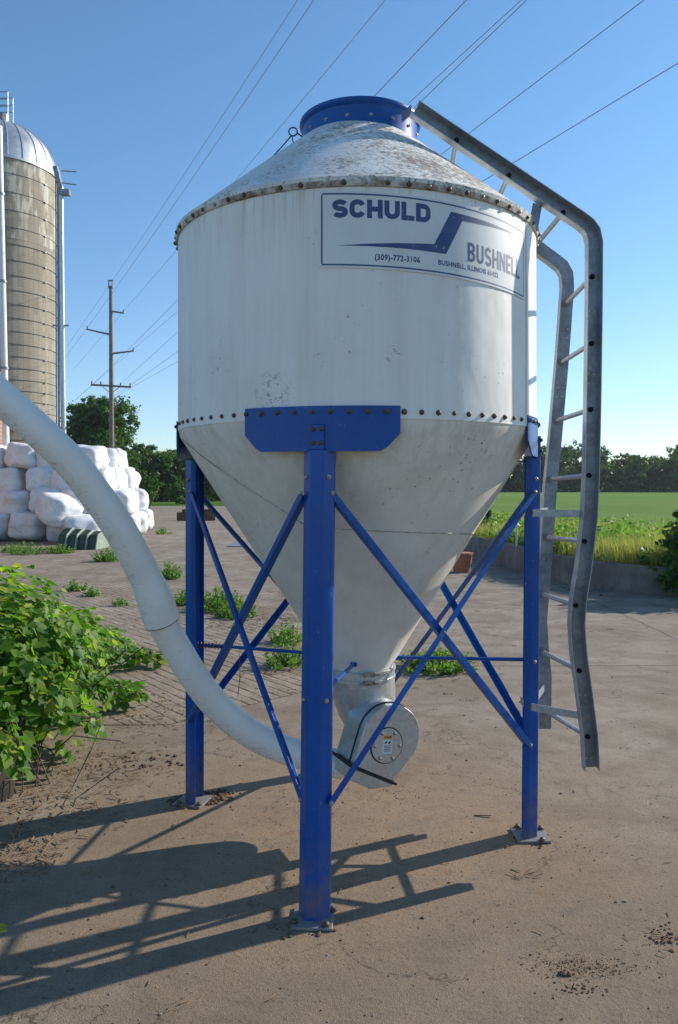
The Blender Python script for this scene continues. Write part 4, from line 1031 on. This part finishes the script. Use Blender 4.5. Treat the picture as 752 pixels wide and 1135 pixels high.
# ------------------------------------------------------------------ wrapped bales
def make_wrap():
    m, t, b = mat('white_bale_wrap'); h = N(t); co = h.co()
    c = h.mix(h.ramp(h.noise(co, 2.6, 5), .35, .75), (.78, .79, .80), (.60, .61, .61))
    c = h.mix(h.math('MULTIPLY', h.ramp(h.noise(h.mapping(co, (3, 3, 7)), 1.4, 7, .75, 1.0), .54, .68), .55), c, (.22, .21, .17))
    h.l(c, b.inputs['Base Color']); b.inputs['Roughness'].default_value = .38
    wv = h.noise(h.mapping(co, (2, 2, 9)), 1.5, 6, .65, 1.0); h.bump(wv, .4, .03, b); return m
M_WRAP = make_wrap()
def bale_mesh(seed, w_=1.12, d_=1.15, hh=.92):
    r = random.Random(seed); n = 14; verts = {}; mb = MB(); vs = []; fs = []
    def add(v):
        k = tuple(round(c, 5) for c in v)
        if k not in verts: verts[k] = len(vs); vs.append(Vector(v))
        return verts[k]
    for ax in range(3):
        for s in (-1, 1):
            for i in range(n):
                for j in range(n):
                    q = []
                    for a_, b_ in ((i, j), (i+1, j), (i+1, j+1), (i, j+1)):
                        c = [0, 0, 0]; c[ax] = s; c[(ax+1) % 3] = -1+2*a_/n; c[(ax+2) % 3] = -1+2*b_/n; q.append(add(c))
                    fs.append(tuple(q if s > 0 else q[::-1]))
    out_ = []
    for v in vs:
        p4 = (abs(v.x)**4.2+abs(v.y)**4.2+abs(v.z)**4.2)**(1/4.2); u = v/p4
        o = noise.noise(u*1.3+Vector((seed*3.1, 0, 0)))*.13+noise.noise(u*2.6+Vector((seed, 5, 0)))*.022
        # puckers radiating on the ends
        a_ = math.atan2(u.z, u.x); o += .012*math.sin(a_*9+seed)*(abs(u.y) > .6)
        u = u*(1+o); out_.append(Vector((u.x*w_/2, u.y*d_/2, u.z*hh/2)))
    mb.add(out_, fs)
    me = bpy.data.meshes.new('bale'); me.from_pydata(mb.v, [], mb.f); me.materials.append(M_WRAP)
    me.polygons.foreach_set('use_smooth', [True]*len(me.polygons)); return me
bms = [bale_mesh(i) for i in range(7)]
COLN = ['first', 'second', 'third', 'fourth', 'fifth', 'sixth', 'seventh']
ROWN = ['bottom', 'second', 'third', 'top']; r_ = random.Random(17)
def bale(x, y, z, rz_, lab_, tilt_=0, s=1.0):
    o = bpy.data.objects.new('wrapped_bale', bms[r_.randrange(7)]); COL.objects.link(o)
    o.location = (x, y, z); o.rotation_euler = (r_.uniform(-.13, .13)+tilt_, r_.uniform(-.14, .14)+tilt_*.6, rz_+r_.choice((0, 1.5708))+r_.uniform(-.35, .35)); o.scale = (s, s, s)
    tag(o, lab_, 'hay bale', 'white plastic wrapped bales in the stack')
rowh = .76
for lv in range(4):
    nf = (5, 5, 4, 4)[lv]
    for i in range(nf):      # front face, counted from the frame's left edge
        x = -12.35+1.13*i+(0, .42, .1, .5)[lv]+r_.uniform(-.07, .07); y = 25.6+lv*.32+r_.uniform(-.2, .2)
        bale(x, y, .46+lv*rowh+r_.uniform(-.05, .05), 0, 'white wrapped bale, front face of the stack, %s row, %s from the left edge' % (ROWN[lv], COLN[i]), 0, r_.uniform(.92, 1.06))
    for j in range(1, 5):    # right flank, stepping back
        x = -7.82+.03*j-lv*.33+r_.uniform(-.1, .1); y = 25.9+1.14*j+lv*.15
        if lv == 3 and j > 3: continue
        bale(x, y, .46+lv*rowh+r_.uniform(-.04, .04), .15, 'white wrapped bale, right flank of the stack, %s row, %s counting back' % (ROWN[lv], COLN[j-1]), 0, r_.uniform(.93, 1.06))
        if lv == 3:
            for i in range(3): bale(x-1.15*(i+1), y, .46+lv*rowh+r_.uniform(-.05, .12), 0, 'white wrapped bale on the stack top, %s rank back, %s in from right' % (COLN[j], COLN[i]))
bale(P(66, 0, 24.6).x, 24.55, P(0, 566, 24.6).z, .7, 'rounder white wrapped bale leaning tilted out of the middle of the stack front', .45, 1.02)
bale(P(88, 0, 24.2).x, 24.4, .44, .3, 'white wrapped bale low on the ground just behind the dark green bundle', 0, .95)
# dark green bundle in front of the bales
c = G(92, 608); DG = thing('plastic_bundle', 'dark green ribbed bundle with pale bands lying before the bales', 'bundle', (c.x, c.y, 0))
mdg = simple('dark_green_wrap', (.035, .06, .035), .5, 0, .4, 6, bump=.3); mpg = simple('pale_green_band', (.32, .38, .30), .5, 0, .3, 6)
for k in range(4):
    x = c.x-.43+.29*k; mb = MB(); pr = [(-.42, 0), (.30, 0), (.36, .18), (.26, .46-.02*k), (.02, .60-.03*k), (-.30, .40)]
    Mx = Matrix.Translation((x, c.y, 0)) @ Matrix.Rotation(R(90-12), 4, 'Z') @ Matrix.Rotation(R(90), 4, 'X')
    mb.prism(pr, Mx, -.12, .12); mb.build('bundle_segment', mdg, DG, bevel=.04)
    mb = MB(); mb.prism([(a_*1.02, b_*1.02+.003) for a_, b_ in pr], Mx, .125, .165); mb.build('bundle_band', mpg, DG, bevel=.01)

# ------------------------------------------------------------------ weed clumps on the yard
def weed(px, py, wid, hgt, n, lab_, seed, m_s=None, dens=1.0):
    r = random.Random(seed); c = G(px, py); mb = MB()
    for _ in range(int(n*1.5)):
        a_ = r.uniform(0, 6.28); q = r.random()**.7; x = math.cos(a_)*q*wid/2; y = math.sin(a_)*q*wid/2
        h_ = hgt*1.35*(1-.55*q)*r.uniform(.3, 1.15); p = Vector((c.x+x, c.y+y, 0)); l = Vector((x+r.gauss(0, .03), y+r.gauss(0, .03), 0))*.45
        mb.tube([p, p+l*.5+Vector((0, 0, h_*.6)), p+l+Vector((0, 0, h_))], [.003, .0025, .001], 3, caps=False)
        for _ in range(9):
            s_ = r.uniform(.1, 1.0); leafquad(mb, p+l*s_+Vector((r.gauss(0, .014), r.gauss(0, .014), h_*s_)), r.uniform(.014, .034)*(1+c.y/30), r, .3)
    o = mb.build('weed_clump', m_s or M_WEED, loc=(c.x, c.y, 0)); tag(o, lab_, 'weed', 'weed clumps growing through the concrete')
weed(482, 740, .60, .16, 150, 'bright green weed clump on bare concrete right of the hopper outlet', 1)
weed(245, 676, .62, .26, 150, 'large weed clump between the left rear leg and the hopper', 2)
weed(262, 684, .45, .18, 80, 'lower weed clump right next to the large one left of the hopper', 14)
weed(188, 642, .38, .30, 70, 'tall feathery weed clump between the pipe bend and the left rear leg', 3)
weed(210, 670, .40, .22, 70, 'weed clump touching the left rear leg', 4)
weed(120, 622, .55, .28, 80, 'weed clump just below the dark green bundle, to its right', 5)
weed(84, 655, .30, .16, 35, 'small weed tuft on the grooved slab, left of two', 6)
weed(103, 661, .22, .14, 22, 'small weed tuft on the grooved slab, right of two', 7)
weed(30, 614, .8, .30, 70, 'weed tuft in front of the bale stack near the left edge', 8)
weed(12, 612, .5, .22, 40, 'weed tuft at the very left edge before the bales', 15)
weed(67, 613, .6, .22, 60, 'weed tuft left of the dark green bundle', 9)
weed(181, 592, .5, .22, 30, 'small distant weed tuft right of the bale stack', 10)
weed(322, 738, .40, .20, 50, 'sparse weed clump behind the front leg, left of it', 11)
weed(318, 712, .35, .22, 40, 'sparse weed clump against the hopper edge, left of the front leg', 12)
weed(133, 672, .2, .10, 14, 'tiny sparse weed tuft beside the pipe on the grooved slab', 13)

# ------------------------------------------------------------------ vine
def vleaf(mb, p, nrm, s, r):
    nrm = nrm.normalized(); a_ = nrm.cross(rdir(r)).normalized(); b_ = nrm.cross(a_)
    # droop: tips fall
    if b_.z > 0: b_ = -b_; a_ = -a_
    pts = [(0, -.12), (.30, -.38), (.62, -.20), (.66, .08), (.78, .36), (.54, .52), (.36, .80), (0, 1.12)]
    k = .16+r.uniform(-.05, .12); cur = r.uniform(.1, .3)
    def q(x, y): return p+(a_*x+b_*y)*s+nrm*s*(k*abs(x)-cur*max(y, 0)**2*.5)
    L = [q(-x, y) for x, y in pts[::-1]]; Rr = [q(x, y) for x, y in pts]
    n0 = len(mb.v); m_ = len(pts); allp = [q(x, y) for x, y in pts]+[q(-x, y) for x, y in pts[1:-1]]
    mb.v += allp
    mb.f.append(tuple(n0+i for i in range(m_))); mb.m.append(0)
    mb.f.append((n0,)+(n0+m_-1,)+tuple(n0+m_+len(pts)-3-i for i in range(len(pts)-2))); mb.m.append(0)
r_ = random.Random(23); VN = thing('vine_bush', 'leafy green vine mound spilling over the concrete in the left foreground', 'vine', (-2.4, 5.0, 0))
mb = MB(); stems = MB()
ell = [(-2.55, 5.05, .52, .86, .85, .74, 2300), (-2.15, 4.75, .38, .50, .45, .50, 600), (-2.55, 6.3, .35, .7, .8, .45, 900), (-2.65, 7.9, .10, .55, .8, .22, 380), (-2.1, 7.55, .07, .42, .16, .15, 170), (-2.1, 5.95, .16, .36, .42, .22, 230),
       (-1.78, 6.15, .10, .28, .16, .15, 100), (-1.75, 5.0, .16, .20, .34, .20, 110), (-3.2, 4.4, .6, .7, .8, .75, 700), (-1.98, 4.50, .60, .26, .25, .40, 200), (-1.95, 4.2, .28, .28, .16, .24, 150), (-2.2, 4.15, .5, .3, .2, .35, 150), (-1.98, 4.22, .42, .22, .12, .26, 170)]
for (x, y, z, a_, b_, c_, n) in ell:
    for _ in range(int(n*(1.7 if n > 500 else 1.15))):
        d = rdir(r_)
        if d.z < -.25: d.z *= -.6; d.normalize()
        rad = r_.uniform(.72, 1.06)*(1+.2*noise.noise(Vector((x, y, z))*3+d*2.2))
        p = Vector((x+d.x*a_*rad, y+d.y*b_*rad, z+d.z*c_*rad))
        if p.z < .02: continue
        if (p-Vector((-.0, 0, 1.7))).length < 2: continue
        nn = Vector((d.x/a_, d.y/b_, d.z/c_)).normalized()*.8+Vector((0, 0, .55))+rdir(r_)*.55
        vleaf(mb, p, nn, r_.choice((r_.uniform(.025, .05), r_.uniform(.035, .068))), r_)
for _ in range(26): # sprig at the lower left edge
    p = Vector((-1.32+r_.gauss(0, .10), 2.68+r_.gauss(0, .1), .16+r_.gauss(0, .06)))
    if p.x < -1.13: vleaf(mb, p, Vector((0, -.3, 1))+rdir(r_)*.5, r_.uniform(.03, .055), r_)
vine = mb.build('foliage', M_VINE, VN)
for _ in range(70):
    x, y, z, a_, b_, c_, n = r_.choice(ell[:3]); p = Vector((x+r_.uniform(-.6, .9)*a_, y+r_.uniform(-.9, .6)*b_, 0)); q = p+Vector((r_.gauss(0, .2), r_.gauss(0, .2), 0)); hh = c_*r_.uniform(.5, 1.3)
    stems.tube([p, (p+q)/2+Vector((r_.gauss(0, .05), 0, hh*.6)), q+Vector((0, 0, hh)), q+Vector((r_.gauss(0, .12), r_.gauss(0, .12), hh*.8))], .0045, 5, caps=False)
for _ in range(5):
    p = Vector((r_.uniform(-2.0, -1.35), r_.uniform(3.9, 4.8), r_.uniform(.02, .2))); stems.tube([p, p+Vector((r_.gauss(0, .1), r_.gauss(0, .1), .1)), p+Vector((r_.gauss(0, .2), r_.gauss(0, .2), r_.uniform(0, .35)))], .003, 4, caps=False)
stems.build('stems', M_BARK, VN)
# old post standing in the vine
mb = MB(); vs = []; n = 14
for i, z in enumerate((0, .12, .24, .34, .36)):
    for k in range(n):
        a_ = 2*math.pi*k/n; rr_ = (.135-.02*z)*(1+.16*noise.noise(Vector((math.cos(a_)*2, math.sin(a_)*2, z*2))))*(.8 if i == 4 else 1); vs.append((-1.98+math.cos(a_)*rr_+.05*z, 4.42+math.sin(a_)*rr_, z))
mb.add(vs, [(i*n+k, i*n+(k+1) % n, (i+1)*n+(k+1) % n, (i+1)*n+k) for i in range(4) for k in range(n)]+[tuple(4*n+k for k in range(n))])
tag(mb.build('tree_stump', simple('grey_stump', (.045, .038, .032), .95, 0, .5, 9, bump=.7), loc=(-1.98, 4.42, 0), smooth=60), 'short dark weathered stump under the vine at the left edge', 'stump')

# ------------------------------------------------------------------ litter
def scatter(name, label, cat, spots, m_s, r, shape):
    mb = MB()
    for (cx, cy, sx_, sy_, n, s0, s1) in spots:
        for _ in range(n):
            p = Vector((cx+r.gauss(0, sx_), cy+r.gauss(0, sy_), 0)); shape(mb, p, r.uniform(s0, s1), r)
    o = mb.build(name, m_s); o['label'] = label; o['category'] = cat; o['kind'] = 'stuff'
def chip(mb, p, s, r):
    a_ = r.uniform(0, 3.14); d = Vector((math.cos(a_), math.sin(a_), r.uniform(-.15, .25))); mb.bar(p+Vector((0, 0, s*.08+.003)), p+d*s+Vector((0, 0, s*.08+.003)), s*.10, s*.06, (-d.y, d.x, 0))
def lump(mb, p, s, r):
    n = 6; vs = [p+Vector((0, 0, s*r.uniform(.5, .9)))]
    for z, k in ((.45, .8), (.0, 1)):
        for i in range(n): a_ = 6.283*i/n+r.uniform(-.3, .3); q = s*k*r.uniform(.6, 1); vs.append(p+Vector((math.cos(a_)*q, math.sin(a_)*q, s*z)))
    mb.add(vs, [(0, 1+i, 1+(i+1) % n) for i in range(n)]+[(1+i, 1+n+i, 1+n+(i+1) % n, 1+(i+1) % n) for i in range(n)])
def g2(px, py): c = G(px, py); return c.x, c.y
r_ = random.Random(31)
scatter('straw_litter', 'brown dry straw and stalks strewn on the concrete', 'litter',
        [(*g2(165, 790), .28, .35, 420, .012, .05), (*g2(110, 850), .25, .22, 420, .01, .05), (*g2(290, 690), .5, .5, 260, .03, .09), (*g2(60, 900), .25, .2, 260, .015, .06), (*g2(25, 950), .12, .14, 260, .01, .06), (*g2(650, 1072), .10, .04, 170, .005, .022), (*g2(745, 1045), .06, .05, 50, .01, .035),
         (*g2(580, 970), .04, .03, 12, .02, .05), (.3, 4.5, 2.5, 2.5, 260, .01, .04), (1.6, 3.2, .8, .8, 60, .01, .04), (*g2(640, 690), 1.6, 1.5, 60, .03, .09), (*g2(400, 880), .3, .2, 60, .01, .03), (-2.8, 9, 2.2, 2.8, 260, .03, .09), (*g2(350, 750), .5, .4, 160, .02, .07)], M_STRAW, r_, chip)
scatter('soil_crumbs', 'crumbs and clods of brown soil scattered on the concrete', 'soil',
        [(*g2(232, 884), .06, .05, 190, .005, .02), (*g2(212, 889), .05, .03, 130, .004, .016), (*g2(200, 886), .04, .03, 60, .004, .013), (*g2(650, 1072), .10, .035, 230, .001, .005), (*g2(636, 1098), .06, .02, 50, .002, .007), (*g2(628, 1080), .01, .008, 5, .012, .018), (*g2(748, 1040), .06, .05, 70, .003, .012), (*g2(348, 1032), .07, .04, 26, .004, .013),
         (*g2(590, 930), .05, .04, 26, .004, .014), (.2, 3.6, 1.5, 1.0, 900, .001, .005), (-.8, 3.0, .8, .8, 160, .002, .007), (*g2(165, 845), .12, .08, 30, .006, .022), (*g2(440, 880), .12, .06, 60, .001, .006), (1.0, 5.5, 1.6, 1.6, 110, .004, .012), (*g2(650, 660), .5, .8, 12, .02, .045)], M_SOIL, r_, lump)
scatter('small_stones', 'pale grit and small stones scattered on the concrete', 'stones', [(.3, 3.2, 1.3, .7, 130, .002, .006), (.5, 4.5, 2.2, 2.2, 90, .003, .009), (*g2(685, 1000), .01, .01, 2, .010, .014)], M_STONE, r_, lump)

# ------------------------------------------------------------------ air
mb = MB(); mb.box((60, 150, 20), (700, 420, 42.5)); m = bpy.data.materials.new('haze_air'); m.use_nodes = True; t = m.node_tree; t.nodes.remove(t.nodes['Principled BSDF'])
pv = t.nodes.new('ShaderNodeVolumePrincipled'); pv.inputs['Density'].default_value = .00022; pv.inputs['Color'].default_value = (.86, .92, 1, 1); pv.inputs['Anisotropy'].default_value = .3
t.links.new(pv.outputs[0], t.nodes['Material Output'].inputs['Volume']); hz = mb.build('haze', m, loc=(60, 150, 0)); hz['kind'] = 'stuff'; hz['label'] = 'thin pale summer haze softening the far trees'; hz['category'] = 'haze'
